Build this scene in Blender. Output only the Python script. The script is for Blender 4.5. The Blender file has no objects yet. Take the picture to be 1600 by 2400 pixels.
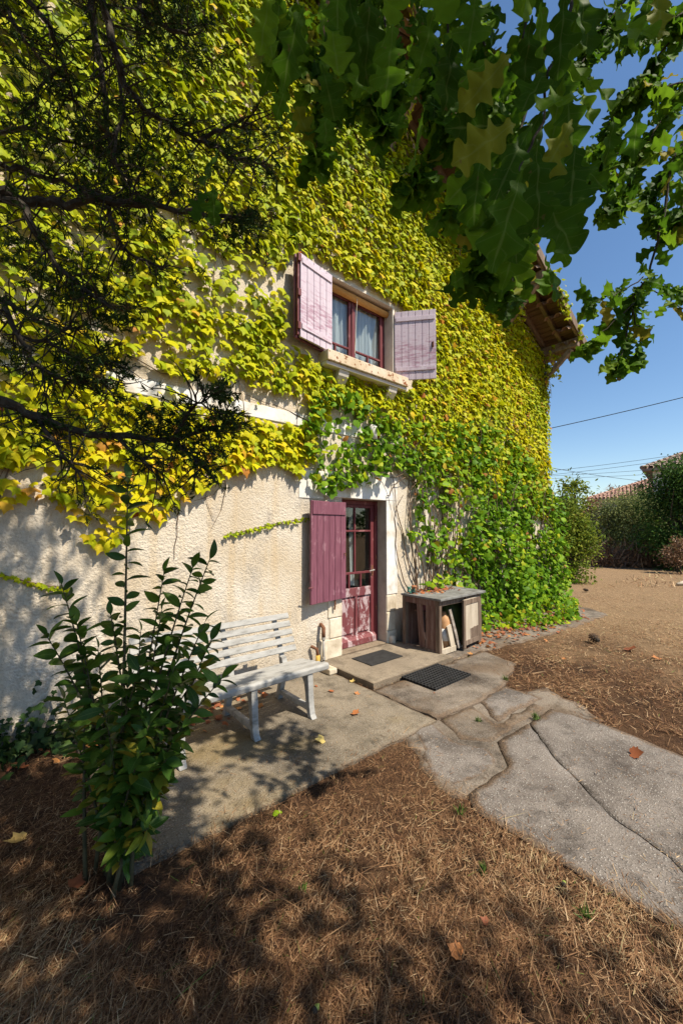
import bpy, math, random
import numpy as np
from mathutils import Vector, Matrix
random.seed(7); rng = np.random.default_rng(11)
R = math.radians
scene = bpy.context.scene
col = scene.collection
# ------------------------------------------------------------------ camera
FPX = 935.0; CAMZ = 1.65; YAW = R(49.6); PITCH = R(2.27)
cam = bpy.data.cameras.new('camera'); camo = bpy.data.objects.new('camera', cam); col.objects.link(camo)
cam.sensor_fit = 'VERTICAL'; cam.sensor_height = 36; cam.sensor_width = 24; cam.lens = 36*FPX/2400
cam.clip_start = 0.02; cam.clip_end = 2000
Fh = np.array([math.cos(YAW), math.sin(YAW), 0]); Rt = np.array([math.sin(YAW), -math.cos(YAW), 0])
Fw = Fh*math.cos(PITCH)+np.array([0, 0, math.sin(PITCH)]); Up = -Fh*math.sin(PITCH)+np.array([0, 0, math.cos(PITCH)])
CAM = np.array([0, 0, CAMZ])
camo.location = CAM
camo.rotation_euler = Matrix((Vector(Rt), Vector(Up), Vector(-Fw))).transposed().to_euler()
scene.camera = camo
# ------------------------------------------------------------------ light
SUNV = np.array([0.29, -1.0, 1.5]); SUNV = SUNV/np.linalg.norm(SUNV)     # towards the sun
world = bpy.data.worlds.new('World'); scene.world = world; world.use_nodes = True
wn = world.node_tree.nodes; wl = world.node_tree.links
sky = wn.new('ShaderNodeTexSky'); sky.sky_type = 'NISHITA'; sky.sun_disc = False
sky.sun_elevation = math.asin(SUNV[2]); sky.sun_rotation = math.atan2(SUNV[0], SUNV[1])
sky.air_density = 1.0; sky.dust_density = 0.35; sky.ozone_density = 1.2
hs = wn.new('ShaderNodeHueSaturation'); hs.inputs['Saturation'].default_value = 1.15; wl.new(sky.outputs[0], hs.inputs['Color'])
wl.new(hs.outputs[0], wn['Background'].inputs[0]); wn['Background'].inputs[1].default_value = 0.105
sl = bpy.data.lights.new('sun', 'SUN'); sl.energy = 5.0; sl.angle = R(0.55); sl.color = (1.0, 0.90, 0.74)
so = bpy.data.objects.new('sun', sl); col.objects.link(so)
so.rotation_euler = Vector(SUNV).to_track_quat('Z', 'Y').to_euler(); so.location = (3, -6, 10)
vs = scene.view_settings; vs.view_transform = 'Standard'; vs.look = 'None'; vs.exposure = 0.62; vs.gamma = 1.0
scene.cycles.use_denoising = True
scene.cycles.max_bounces = 6; scene.cycles.transparent_max_bounces = 8
scene.cycles.sample_clamp_indirect = 4

# ------------------------------------------------------------------ photo -> place
def ray(px, py):
    return Fw+(px-800)/FPX*Rt+(1200-py)/FPX*Up
def gnd(px, py, z=0.0):
    d = ray(px, py); return CAM+d*((z-CAMZ)/d[2])
WY = 3.85
def wal(px, py, y=WY):
    d = ray(px, py); return CAM+d*(y/d[1])
def at(px, py, depth):
    return CAM+ray(px, py)*depth
def proj(P):
    v = np.asarray(P)-CAM; z = v@Fw
    return np.stack([800+FPX*(v@Rt)/z, 1200-FPX*(v@Up)/z, z], -1)

# ------------------------------------------------------------------ objects
ORG = {}
def tag(o, label=None, cat=None, group=None, kind=None):
    if label: o['label'] = label
    if cat: o['category'] = cat
    if group: o['group'] = group
    if kind: o['kind'] = kind
    return o
def thing(name, loc, label, cat, group=None):
    o = bpy.data.objects.new(name, None); col.objects.link(o); o.location = loc; o.empty_display_size = .1
    ORG[o.name] = np.array(loc, float); return tag(o, label, cat, group)
def link(name, me, parent=None, loc=None):
    o = bpy.data.objects.new(name, me); col.objects.link(o)
    if parent is not None:
        o.parent = parent; ORG[o.name] = ORG[parent.name]
    else:
        ORG[o.name] = np.array(loc if loc is not None else (0, 0, 0), float)
        o.location = ORG[o.name]
    return o
class MB:
    def __init__(s): s.v = []; s.f = []
    def add(s, v, f):
        n = len(s.v); s.v += [tuple(map(float, p)) for p in v]; s.f += [tuple(i+n for i in q) for q in f]; return s
    def box(s, x0, x1, y0, y1, z0, z1):
        return s.add([(x0,y0,z0),(x1,y0,z0),(x1,y1,z0),(x0,y1,z0),(x0,y0,z1),(x1,y0,z1),(x1,y1,z1),(x0,y1,z1)],
                     [(0,3,2,1),(4,5,6,7),(0,1,5,4),(1,2,6,5),(2,3,7,6),(3,0,4,7)])
    def bar(s, a, b, w, h, up=(0,0,1), jit=0):        # oriented bar a->b, w across, h along up
        a = np.array(a, float); b = np.array(b, float); d = b-a; d /= np.linalg.norm(d)
        u = np.array(up, float); u -= d*(u@d); u /= np.linalg.norm(u); x = np.cross(d, u)
        V = []
        for p in (a, b):
            for i, j in ((-1,-1),(1,-1),(1,1),(-1,1)):
                V.append(p+x*w/2*i+u*h/2*j+(rng.normal(0, jit, 3) if jit else 0))
        return s.add(V, [(0,1,2,3),(7,6,5,4),(0,4,5,1),(1,5,6,2),(2,6,7,3),(3,7,4,0)])
    def tube(s, pts, rad, n=6, cap=True):
        pts = [np.array(p, float) for p in pts]; m = len(pts)
        if np.isscalar(rad): rad = [rad]*m
        u = None; V = []
        for i, p in enumerate(pts):
            t = pts[min(i+1, m-1)]-pts[max(i-1, 0)]; t = t/(np.linalg.norm(t)+1e-9)
            if u is None: u = np.cross(t, (0.3, 0.2, 1.0)); 
            u = u-t*(u@t); u /= (np.linalg.norm(u)+1e-9); w = np.cross(t, u)
            for k in range(n):
                a = 2*math.pi*k/n; V.append(p+rad[i]*(math.cos(a)*u+math.sin(a)*w))
        Fc = [(i*n+k, i*n+(k+1) % n, (i+1)*n+(k+1) % n, (i+1)*n+k) for i in range(m-1) for k in range(n)]
        if cap: Fc += [tuple(range(n-1, -1, -1)), tuple(range((m-1)*n, m*n))]
        return s.add(V, Fc)
    def lathe(s, c, prof, n=16):
        V = []; m = len(prof)
        for r, z in prof:
            for k in range(n):
                a = 2*math.pi*k/n; V.append((c[0]+r*math.cos(a), c[1]+r*math.sin(a), c[2]+z))
        Fc = [(i*n+k, i*n+(k+1) % n, (i+1)*n+(k+1) % n, (i+1)*n+k) for i in range(m-1) for k in range(n)]
        Fc += [tuple(range(n-1, -1, -1)), tuple(range((m-1)*n, m*n))]
        return s.add(V, Fc)
    def prism(s, poly, z0, z1):                        # horizontal polygon, counter-clockwise
        n = len(poly)
        V = [(p[0], p[1], z0) for p in poly]+[(p[0], p[1], z1) for p in poly]
        return s.add(V, [tuple(range(n-1, -1, -1)), tuple(range(n, 2*n))]+[(i, (i+1) % n, n+(i+1) % n, n+i) for i in range(n)])
    def yprism(s, poly, y0, y1):                       # polygon in x,z
        n = len(poly)
        V = [(p[0], y0, p[1]) for p in poly]+[(p[0], y1, p[1]) for p in poly]
        return s.add(V, [tuple(range(n)), tuple(range(2*n-1, n-1, -1))]+[(i, n+i, n+(i+1) % n, (i+1) % n) for i in range(n)])
    def build(s, name, mat, parent=None, loc=None, bevel=0, smooth=False):
        me = bpy.data.meshes.new(name)
        o = link(name, me, parent, loc)
        org = ORG[o.name]
        me.from_pydata([tuple(np.array(v)-org) for v in s.v], [], s.f); me.materials.append(mat)
        if smooth:
            me.polygons.foreach_set('use_smooth', [True]*len(me.polygons))
        if bevel:
            b = o.modifiers.new('bevel', 'BEVEL'); b.width = bevel; b.segments = 2; b.limit_method = 'ANGLE'
        me.update(); return o
def fastmesh(name, V, T, mat, rnd=None, smooth=False, mid=None):
    me = bpy.data.meshes.new(name); V = np.ascontiguousarray(V, np.float32); T = np.ascontiguousarray(T, np.int32); k = T.shape[1]
    me.vertices.add(len(V)); me.vertices.foreach_set('co', V.ravel())
    me.loops.add(T.size); me.loops.foreach_set('vertex_index', T.ravel())
    me.polygons.add(len(T)); me.polygons.foreach_set('loop_start', np.arange(0, T.size, k, dtype=np.int32))
    me.polygons.foreach_set('loop_total', np.full(len(T), k, np.int32))
    if rnd is not None:
        a = me.attributes.new('rnd', 'FLOAT', 'POINT'); a.data.foreach_set('value', np.ascontiguousarray(rnd, np.float32))
    if mid is not None:
        for nm_, arr in (('mid', mid[0]), ('along', mid[1])):
            a = me.attributes.new(nm_, 'FLOAT', 'POINT'); a.data.foreach_set('value', np.ascontiguousarray(arr, np.float32))
    if smooth: me.polygons.foreach_set('use_smooth', np.ones(len(T), bool))
    me.materials.append(mat); me.update(calc_edges=True); me.validate(); return me
def unit(a): return a/(np.linalg.norm(a, axis=-1, keepdims=True)+1e-9)
def frames(d, n):                                      # columns: side, tip direction, face normal
    d = unit(d); x = unit(np.cross(d, n)); n = np.cross(x, d); return np.stack([x, d, n], -1)
def scatter(tm, M, T, size, rnd):
    tv, tf = tm; N = len(T)
    V = np.einsum('nij,kj->nki', M*size[:, None, None], tv)+T[:, None, :]
    Fc = tf[None]+(np.arange(N)*len(tv))[:, None, None]
    return V.reshape(-1, 3), Fc.reshape(-1, tf.shape[1]), np.repeat(rnd, len(tv))
def leaves(parent, tmpls, T, D, N, size, rnd, mat, nsingle=300, massname='foliage', name='leaf', low=None, vmax=1.0):
    """the largest leaves in view become single objects, the rest one mass"""
    M = frames(D, N); C = T+unit(D)*size[:, None]*.5
    q = proj(C); score = np.where((q[:, 2] > .1) & (q[:, 0] > 0) & (q[:, 0] < 1600) & (q[:, 1] > 0) & (q[:, 1] < 2400), size/np.maximum(q[:, 2], .1), 0)
    order = np.argsort(-score); single = order[:nsingle]; single = single[score[single] > 0]
    rest = np.setdiff1d(np.arange(len(T)), single)
    org = ORG[parent.name]; groups = np.array_split(rest, len(tmpls)); Vs = []; Fs = []; Rs = []; off = 0
    for g, tm in zip(groups, tmpls if low is None else low):
        if len(g) == 0: continue
        v, f, r = scatter(tm, M[g], T[g], size[g], rnd[g]); Vs.append(v); Fs.append(f+off); Rs.append(r); off += len(v)
    if Vs:
        o = link(massname, fastmesh(massname, np.concatenate(Vs)-org, np.concatenate(Fs), mat, np.concatenate(Rs), True), parent); o['kind'] = 'stuff'
    nv = 12; variants = []
    for i in range(nv):
        tv, tf = tmpls[i % len(tmpls)]
        variants.append(fastmesh(name, tv, tf, mat, np.full(len(tv), (i+.5)/nv*vmax), True, (MID[len(tv)], YY[len(tv)]) if len(tv) in MID else None))
    for i in single:
        me = variants[min(nv-1, int(rnd[i]/vmax*nv))]
        o = bpy.data.objects.new(name, me); col.objects.link(o); o.parent = parent
        m = Matrix([list(r) for r in (M[i]*size[i])]).to_4x4(); m.translation = Vector(T[i]-org); o.matrix_basis = m

# ------------------------------------------------------------------ materials
def newmat(name):
    m = bpy.data.materials.new(name); m.use_nodes = True; nt = m.node_tree
    return m, nt, nt.nodes['Principled BSDF'], nt.nodes['Material Output']
def nd(nt, t, **kw):
    n = nt.nodes.new(t)
    for k, v in kw.items():
        if k in n.inputs: n.inputs[k].default_value = v
        else: setattr(n, k, v)
    return n
def ramp(nt, fac, stops):
    r = nt.nodes.new('ShaderNodeValToRGB'); e = r.color_ramp.elements
    while len(e) < len(stops): e.new(0.5)
    for i, (p, c) in enumerate(stops): e[i].position = p; e[i].color = (*c, 1) if len(c) == 3 else c
    nt.links.new(fac, r.inputs[0]); return r.outputs[0]
def noise(nt, vec, scale, detail=4, rough=.55, dist=0):
    n = nd(nt, 'ShaderNodeTexNoise', Scale=scale, Detail=detail, Roughness=rough, Distortion=dist)
    nt.links.new(vec, n.inputs['Vector']); return n.outputs['Fac']
def objco(nt, scale=(1, 1, 1)):
    t = nt.nodes.new('ShaderNodeTexCoord'); m = nd(nt, 'ShaderNodeMapping'); m.inputs['Scale'].default_value = scale
    g = nt.nodes.new('ShaderNodeNewGeometry'); nt.links.new(g.outputs['Position'], m.inputs[0]); return m.outputs[0]
def mix(nt, fac, a, b, mode='MIX'):
    m = nt.nodes.new('ShaderNodeMix'); m.data_type = 'RGBA'; m.blend_type = mode
    for sock, v in ((m.inputs[0], fac), (m.inputs[6], a), (m.inputs[7], b)):
        if isinstance(v, (int, float)): sock.default_value = v
        elif isinstance(v, tuple): sock.default_value = (*v, 1)
        else: nt.links.new(v, sock)
    return m.outputs[2]
def mathn(nt, op, a, b=0.0):
    m = nt.nodes.new('ShaderNodeMath'); m.operation = op
    for i, v in enumerate((a, b)):
        if isinstance(v, (int, float)): m.inputs[i].default_value = v
        else: nt.links.new(v, m.inputs[i])
    return m.outputs[0]
def bump(nt, p, h, strength, dist):
    b = nd(nt, 'ShaderNodeBump', Strength=strength, Distance=dist); nt.links.new(h, b.inputs['Height']); nt.links.new(b.outputs[0], p.inputs['Normal'])
def surf(name, stops, scale=6, rough=.85, fine=60, bstr=.4, bdist=.004, stretch=(1, 1, 1), spec=.25, detail=6, fleck=None):
    m, nt, p, o = newmat(name); v = objco(nt, stretch)
    c = ramp(nt, noise(nt, v, scale, detail, .65), stops)
    if fleck:
        f = ramp(nt, noise(nt, v, fleck[0], 3, .6), [(fleck[1], (0, 0, 0)), (fleck[1]+fleck[3], (1, 1, 1))])
        c = mix(nt, f, c, fleck[2])
    nt.links.new(c, p.inputs['Base Color']); p.inputs['Roughness'].default_value = rough; p.inputs['Specular IOR Level'].default_value = spec
    bump(nt, p, noise(nt, v, fine, 4, .7), bstr, bdist); return m
def leafmat(name, stops, trans=.35, rough=.45, spec=.35, vein=0):
    m, nt, p, o = newmat(name)
    a = nt.nodes.new('ShaderNodeAttribute'); a.attribute_name = 'rnd'
    c0 = ramp(nt, a.outputs['Fac'], stops)
    v = objco(nt); c = mix(nt, ramp(nt, noise(nt, v, 45, 3), [(.3, (.75, .75, .75)), (.7, (1.15, 1.15, 1.1))]), c0, c0, 'MIX')
    c = mix(nt, 1.0, c0, ramp(nt, noise(nt, v, 35, 3), [(.3, (.78, .78, .78)), (.7, (1.0, 1.0, 1.0))]), 'MULTIPLY')
    nt.links.new(c, p.inputs['Base Color']); p.inputs['Roughness'].default_value = rough; p.inputs['Specular IOR Level'].default_value = spec
    if vein:
        am = nt.nodes.new('ShaderNodeAttribute'); am.attribute_name = 'mid'; al = nt.nodes.new('ShaderNodeAttribute'); al.attribute_name = 'along'
        has = mathn(nt, 'GREATER_THAN', al.outputs['Fac'], .001)
        rib = ramp(nt, am.outputs['Fac'], [(.02, (1, 1, 1)), (.10, (0, 0, 0))])
        sv = mathn(nt, 'FRACT', mathn(nt, 'MULTIPLY', mathn(nt, 'SUBTRACT', al.outputs['Fac'], mathn(nt, 'MULTIPLY', am.outputs['Fac'], .12)), vein)); side = ramp(nt, sv, [(.04, (.45, .45, .45)), (.12, (0, 0, 0))])
        c = mix(nt, mathn(nt, 'MULTIPLY', mathn(nt, 'MULTIPLY', mathn(nt, 'MAXIMUM', rib, side), has), .5), c, mix(nt, .5, c, (.30, .38, .12)))
        sp_ = ramp(nt, noise(nt, v, 60, 2), [(.70, (0, 0, 0)), (.74, (1, 1, 1))]); c = mix(nt, mathn(nt, 'MULTIPLY', sp_, .6), c, (.16, .11, .04)); nt.links.new(c, p.inputs['Base Color'])
    t = nt.nodes.new('ShaderNodeBsdfTranslucent'); nt.links.new(c, t.inputs[0])
    s = nt.nodes.new('ShaderNodeMixShader'); s.inputs[0].default_value = trans
    nt.links.new(p.outputs[0], s.inputs[1]); nt.links.new(t.outputs[0], s.inputs[2]); nt.links.new(s.outputs[0], o.inputs[0]); return m

# roughcast
def roughcast(name):
    m, nt, p, o = newmat(name); v = objco(nt)
    c = ramp(nt, noise(nt, v, 1.3, 6, .6), [(.3, (.54, .44, .31)), (.5, (.62, .545, .44)), (.72, (.68, .63, .55))])
    sep = nt.nodes.new('ShaderNodeSeparateXYZ'); nt.links.new(v, sep.inputs[0])
    # rust-ochre runs left of the door, vertical streaks
    vs_ = objco(nt, (5, 1, .5)); st = ramp(nt, noise(nt, vs_, 1.6, 4), [(.50, (0, 0, 0)), (.68, (1, 1, 1))])
    near = ramp(nt, sep.outputs[0], [(.0, (.25, .25, .25)), (1, (.25, .25, .25))])
    c = mix(nt, mathn(nt, 'MULTIPLY', st, .30), c, (.52, .35, .15))
    low = ramp(nt, mathn(nt, 'ADD', sep.outputs[2], mathn(nt, 'MULTIPLY', noise(nt, v, 2.2, 5), .7)), [(.35, (1, 1, 1)), (.75, (0, 0, 0))])
    c = mix(nt, mathn(nt, 'MULTIPLY', low, .7), c, (.33, .285, .23))
    gs = ramp(nt, noise(nt, objco(nt, (1.6, 1, .9)), 1.9, 7, .72), [(.54, (0, 0, 0)), (.66, (1, 1, 1))]); c = mix(nt, mathn(nt, 'MULTIPLY', gs, .6), c, (.37, .335, .295))
    pit = noise(nt, v, 75, 3, .6)
    c = mix(nt, mathn(nt, 'MULTIPLY', ramp(nt, pit, [(.36, (1, 1, 1)), (.47, (0, 0, 0))]), .22), c, (.30, .24, .16))
    nt.links.new(c, p.inputs['Base Color']); p.inputs['Roughness'].default_value = .95; p.inputs['Specular IOR Level'].default_value = .1
    bump(nt, p, mathn(nt, 'ADD', pit, mathn(nt, 'MULTIPLY', noise(nt, v, 170, 3, .6), .4)), .8, .012); return m
M_wall = roughcast('roughcast_plaster')
M_white = surf('white_limewash', [(.30, (.46, .39, .29)), (.46, (.68, .65, .60)), (.66, (.78, .79, .79))], 3.4, .9, 45, .35, .004)
M_jamb = surf('stone_jamb', [(.3, (.36, .29, .20)), (.5, (.60, .52, .40)), (.7, (.74, .68, .56))], 4.5, .9, 40, .5, .006)
M_reveal = surf('cement_reveal', [(.3, (.36, .31, .25)), (.6, (.52, .46, .38))], 3.5, .9, 50, .4, .005)
M_revealw = surf('pale_reveal', [(.3, (.50, .45, .38)), (.6, (.66, .61, .54))], 3.5, .9, 50, .3, .004)
def painted(name, a, b, worn, amount, stretch=(14, 14, 1.5), worn2=None):
    m, nt, p, o = newmat(name); v = objco(nt, stretch)
    c = ramp(nt, noise(nt, v, 3, 4), [(.3, a), (.7, b)])
    v2 = objco(nt, (1.0, 1.0, .55)); n1 = noise(nt, v2, 9, 6, .7, .3)
    w = ramp(nt, n1, [(amount, (0, 0, 0)), (amount+.07, (1, 1, 1))])
    c = mix(nt, w, c, worn)
    nt.links.new(c, p.inputs['Base Color']); p.inputs['Roughness'].default_value = .55; p.inputs['Specular IOR Level'].default_value = .3
    bump(nt, p, mathn(nt, 'ADD', noise(nt, v, 8, 4), n1), .35, .002); return m
M_shut = painted('plum_shutter_paint', (.145, .048, .072), (.225, .085, .118), (.31, .16, .195), .58)
M_burg = painted('burgundy_paint', (.115, .022, .027), (.165, .042, .048), (.27, .12, .12), .58)
M_burgworn = painted('worn_burgundy_paint', (.14, .036, .042), (.20, .065, .07), (.44, .34, .35), .49)
M_mauve = None
def mauve():
    m, nt, p, o = newmat('faded_mauve_paint'); v = objco(nt, (10, 10, 1.2))
    c = ramp(nt, noise(nt, v, 3, 4), [(.3, (.50, .415, .485)), (.7, (.59, .51, .575))])
    vs2 = nd(nt, 'ShaderNodeMapping'); g = nt.nodes.new('ShaderNodeNewGeometry'); nt.links.new(g.outputs['Position'], vs2.inputs[0])
    vs2.inputs['Rotation'].default_value = (0, R(32), 0); vs2.inputs['Scale'].default_value = (1.2, 1.2, 7)
    scr = noise(nt, vs2.outputs[0], 5, 6, .7); sep = nt.nodes.new('ShaderNodeSeparateXYZ'); nt.links.new(g.outputs['Position'], sep.inputs[0])
    hz = mathn(nt, 'ABSOLUTE', mathn(nt, 'SUBTRACT', sep.outputs[2], 4.16)); band = mathn(nt, 'SUBTRACT', scr, mathn(nt, 'MULTIPLY', hz, .38))
    w = ramp(nt, band, [(.42, (0, 0, 0)), (.56, (1, 1, 1))])
    c = mix(nt, mathn(nt, 'MULTIPLY', w, .8), c, (.33, .165, .235))
    nt.links.new(c, p.inputs['Base Color']); p.inputs['Roughness'].default_value = .7; bump(nt, p, noise(nt, v, 9, 4), .3, .002); return m
M_mauve = mauve()
M_wood = surf('weathered_grey_wood', [(.25, (.075, .050, .035)), (.5, (.165, .118, .085)), (.75, (.29, .225, .17))], 2.5, .9, 14, .6, .004, (9, 9, 1.1))
M_woodx = surf('weathered_grey_wood_across', [(.25, (.15, .12, .10)), (.5, (.30, .26, .22)), (.75, (.42, .38, .34))], 2.5, .9, 14, .6, .004, (1.1, 9, 9))
M_woodred = surf('old_red_stained_board', [(.25, (.085, .042, .034)), (.5, (.18, .105, .08)), (.75, (.31, .24, .20))], 2.8, .9, 14, .6, .004, (9, 9, 1.1))
M_pale = surf('pale_plank', [(.3, (.36, .30, .22)), (.7, (.55, .48, .38))], 2.5, .85, 14, .4, .003, (9, 9, 1.1))
M_zinc = surf('grey_blue_top', [(.3, (.10, .095, .085)), (.6, (.22, .22, .21))], 7, .75, 60, .3, .003)
M_eave = surf('brown_eave_board', [(.3, (.10, .06, .038)), (.7, (.22, .135, .08))], 2.5, .8, 12, .4, .003, (9, 1.1, 9))
M_beam = surf('grey_brown_beam', [(.3, (.12, .085, .06)), (.7, (.30, .22, .16))], 2.5, .85, 14, .5, .004, (3, 9, 3))
M_tile = surf('terracotta_tile', [(.25, (.10, .075, .055)), (.5, (.24, .15, .10)), (.7, (.36, .25, .18))], 5, .85, 50, .4, .004)
M_tilefar = surf('terracotta_tile_far', [(.25, (.22, .13, .10)), (.45, (.40, .23, .17)), (.7, (.50, .36, .29))], 2.5, .85, 20, .4, .01)
M_bench = surf('weathered_white_plastic', [(.28, (.15, .14, .13)), (.45, (.30, .295, .28)), (.7, (.40, .395, .38))], 7, .6, 70, .25, .002, (1, 3, 3), fleck=(26, .62, (.30, .28, .26), .08))
M_conc = None
def concrete(name, base, dark, pebble, pscale, pfac, mossy=None, bd=.008, soilrim=.9):
    m, nt, p, o = newmat(name); v = objco(nt)
    big = noise(nt, v, 1.4, 7, .68); c = ramp(nt, big, [(.33, dark), (.52, base), (.75, tuple(min(1, x*1.25) for x in base))])
    vo = nd(nt, 'ShaderNodeTexVoronoi', Scale=pscale); nt.links.new(v, vo.inputs['Vector'])
    pc = nt.nodes.new('ShaderNodeSeparateColor'); nt.links.new(vo.outputs['Color'], pc.inputs[0])
    sel = mathn(nt, 'MULTIPLY', ramp(nt, pc.outputs[0], [(.5, (0, 0, 0)), (.75, (1, 1, 1))]), ramp(nt, vo.outputs['Distance'], [(.25, (1, 1, 1)), (.45, (0, 0, 0))]))
    c = mix(nt, mathn(nt, 'MULTIPLY', sel, pfac), c, pebble)
    blotch = ramp(nt, noise(nt, v, 3.7, 7, .75), [(.50, (0, 0, 0)), (.66, (1, 1, 1))])
    c = mix(nt, mathn(nt, 'MULTIPLY', blotch, .75), c, tuple(x*.6 for x in dark))
    if mossy: c = mix(nt, mathn(nt, 'MULTIPLY', ramp(nt, noise(nt, v, 1.1, 5), [(.5, (0, 0, 0)), (.64, (1, 1, 1))]), .6), c, mossy)
    sp = ramp(nt, noise(nt, v, 120, 2), [(.33, (.6, .6, .6)), (.5, (1, 1, 1)), (.68, (1.12, 1.12, 1.12))])
    c = mix(nt, 1.0, c, sp, 'MULTIPLY')
    ra = nt.nodes.new('ShaderNodeAttribute'); ra.attribute_name = 'rim'
    sf = ramp(nt, mathn(nt, 'ADD', ra.outputs['Fac'], mathn(nt, 'MULTIPLY', mathn(nt, 'SUBTRACT', noise(nt, v, 9, 6, .7), .5), 1.5)), [(.30, (1, 1, 1)), (.62, (0, 0, 0))])
    c = mix(nt, mathn(nt, 'MULTIPLY', sf, soilrim), c, ramp(nt, noise(nt, v, 60, 3), [(.35, (.07, .045, .028)), (.65, (.19, .125, .075))]))
    nt.links.new(c, p.inputs['Base Color']); p.inputs['Roughness'].default_value = .92; p.inputs['Specular IOR Level'].default_value = .15
    h = mathn(nt, 'ADD', mathn(nt, 'MULTIPLY', sel, .8), noise(nt, v, 80, 4, .7)); bump(nt, p, h, .7, bd); return m
M_conc = concrete('worn_patio_concrete', (.215, .18, .135), (.105, .088, .066), (.42, .38, .32), 75, .5, (.20, .145, .06), .008, .35)
M_step = concrete('smooth_step_concrete', (.255, .21, .155), (.19, .155, .115), (.34, .29, .23), 90, .2, None, .003, .3)
M_agg = concrete('exposed_aggregate', (.20, .175, .155), (.095, .08, .07), (.46, .43, .39), 80, .7, None, .010, .75)
M_agg2 = concrete('dirty_aggregate', (.215, .18, .145), (.075, .06, .048), (.42, .38, .33), 100, .6, (.13, .085, .05), .010, .55)
M_soil = None
def soil():
    m, nt, p, o = newmat('dry_brown_lawn'); v = objco(nt)
    c = ramp(nt, noise(nt, v, 1.5, 9, .75), [(.34, (.040, .028, .022)), (.48, (.105, .060, .036)), (.56, (.13, .078, .046)), (.68, (.23, .145, .085))])
    sx = nt.nodes.new('ShaderNodeSeparateXYZ'); nt.links.new(v, sx.inputs[0]); fl = ramp(nt, mathn(nt, 'ADD', mathn(nt, 'MULTIPLY', sx.outputs[0], .1), mathn(nt, 'MULTIPLY', noise(nt, v, .6, 5), .5)), [(.78, (0, 0, 0)), (1.0, (1, 1, 1))])
    c = mix(nt, mathn(nt, 'MULTIPLY', fl, .7), c, (.36, .25, .15))
    vv = objco(nt, (1, 2.2, 1)); f = noise(nt, vv, 55, 4, .7, 1.2)
    c = mix(nt, 1.0, c, ramp(nt, f, [(.3, (.35, .33, .30)), (.5, (.85, .85, .85)), (.68, (1.55, 1.5, 1.35))]), 'MULTIPLY')
    nt.links.new(c, p.inputs['Base Color']); p.inputs['Roughness'].default_value = 1; p.inputs['Specular IOR Level'].default_value = .05
    bump(nt, p, mathn(nt, 'ADD', f, mathn(nt, 'MULTIPLY', noise(nt, v, 7, 5), 2.0)), .9, .02); return m
M_soil = soil()
M_bark = surf('dark_bark', [(.3, (.020, .016, .012)), (.58, (.058, .047, .036)), (.76, (.14, .14, .11))], 26, .95, 60, .8, .006)
M_stem = surf('green_brown_stem', [(.3, (.05, .045, .02)), (.7, (.12, .10, .05))], 20, .8, 60, .4, .003)
M_vinest = surf('vine_stem', [(.3, (.10, .065, .04)), (.7, (.22, .15, .10))], 20, .9, 60, .5, .003)
M_rubber = surf('black_rubber', [(.3, (.018, .018, .018)), (.7, (.035, .035, .035))], 12, .8, 90, .3, .002)
M_metal = surf('galvanised_pipe', [(.3, (.25, .23, .20)), (.7, (.42, .40, .37))], 12, .5, 60, .2, .002); 
M_rust = surf('rusty_iron', [(.3, (.10, .04, .02)), (.7, (.24, .11, .06))], 20, .8, 80, .4, .002)
M_yellow = surf('yellow_pipe', [(.3, (.45, .28, .05)), (.7, (.58, .38, .09))], 12, .6, 60, .2, .002)
M_ochre = surf('ochre_blind', [(.3, (.50, .24, .06)), (.7, (.60, .32, .10))], 6, .8, 60, .2, .002)
def fabric():
    m, nt, p, o = newmat('lace_curtain'); p.inputs['Base Color'].default_value = (.82, .83, .84, 1); p.inputs['Roughness'].default_value = .9
    t = nt.nodes.new('ShaderNodeBsdfTranslucent'); t.inputs[0].default_value = (.7, .74, .78, 1)
    s = nt.nodes.new('ShaderNodeMixShader'); s.inputs[0].default_value = .3
    nt.links.new(p.outputs[0], s.inputs[1]); nt.links.new(t.outputs[0], s.inputs[2]); nt.links.new(s.outputs[0], o.inputs[0]); return m
M_lace = fabric()
def glass():
    m, nt, p, o = newmat('window_glass'); nt.nodes.remove(p)
    g = nd(nt, 'ShaderNodeBsdfGlossy', Roughness=.02); t = nt.nodes.new('ShaderNodeBsdfTransparent'); t.inputs[0].default_value = (.86, .9, .9, 1)
    lw = nd(nt, 'ShaderNodeLayerWeight', Blend=.5); fac = mathn(nt, 'ADD', mathn(nt, 'MULTIPLY', mathn(nt, 'POWER', lw.outputs['Facing'], 3.0), .6), .06); s = nt.nodes.new('ShaderNodeMixShader')
    v = objco(nt); b = nd(nt, 'ShaderNodeBump', Strength=.03, Distance=.01); nt.links.new(noise(nt, v, 3, 1), b.inputs['Height']); nt.links.new(b.outputs[0], g.inputs['Normal'])
    nt.links.new(fac, s.inputs[0]); nt.links.new(t.outputs[0], s.inputs[1]); nt.links.new(g.outputs[0], s.inputs[2]); nt.links.new(s.outputs[0], o.inputs[0]); return m
M_glass = glass()
M_sill = surf('rust_spotted_sill', [(.3, (.50, .38, .24)), (.5, (.62, .50, .36)), (.7, (.68, .60, .48))], 5, .9, 60, .4, .004, fleck=(24, .585, (.24, .085, .03), .03))
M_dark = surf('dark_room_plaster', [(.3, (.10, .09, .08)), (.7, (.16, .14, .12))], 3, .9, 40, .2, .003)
M_ivy = leafmat('boston_ivy_leaf', [(0, (.12, .22, .010)), (.2, (.30, .40, .012)), (.5, (.50, .53, .008)), (.75, (.68, .60, .008)), (.9, (.72, .50, .02)), (.97, (.58, .26, .05)), (1.0, (.36, .07, .03))], .34, .55, .12)
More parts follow.
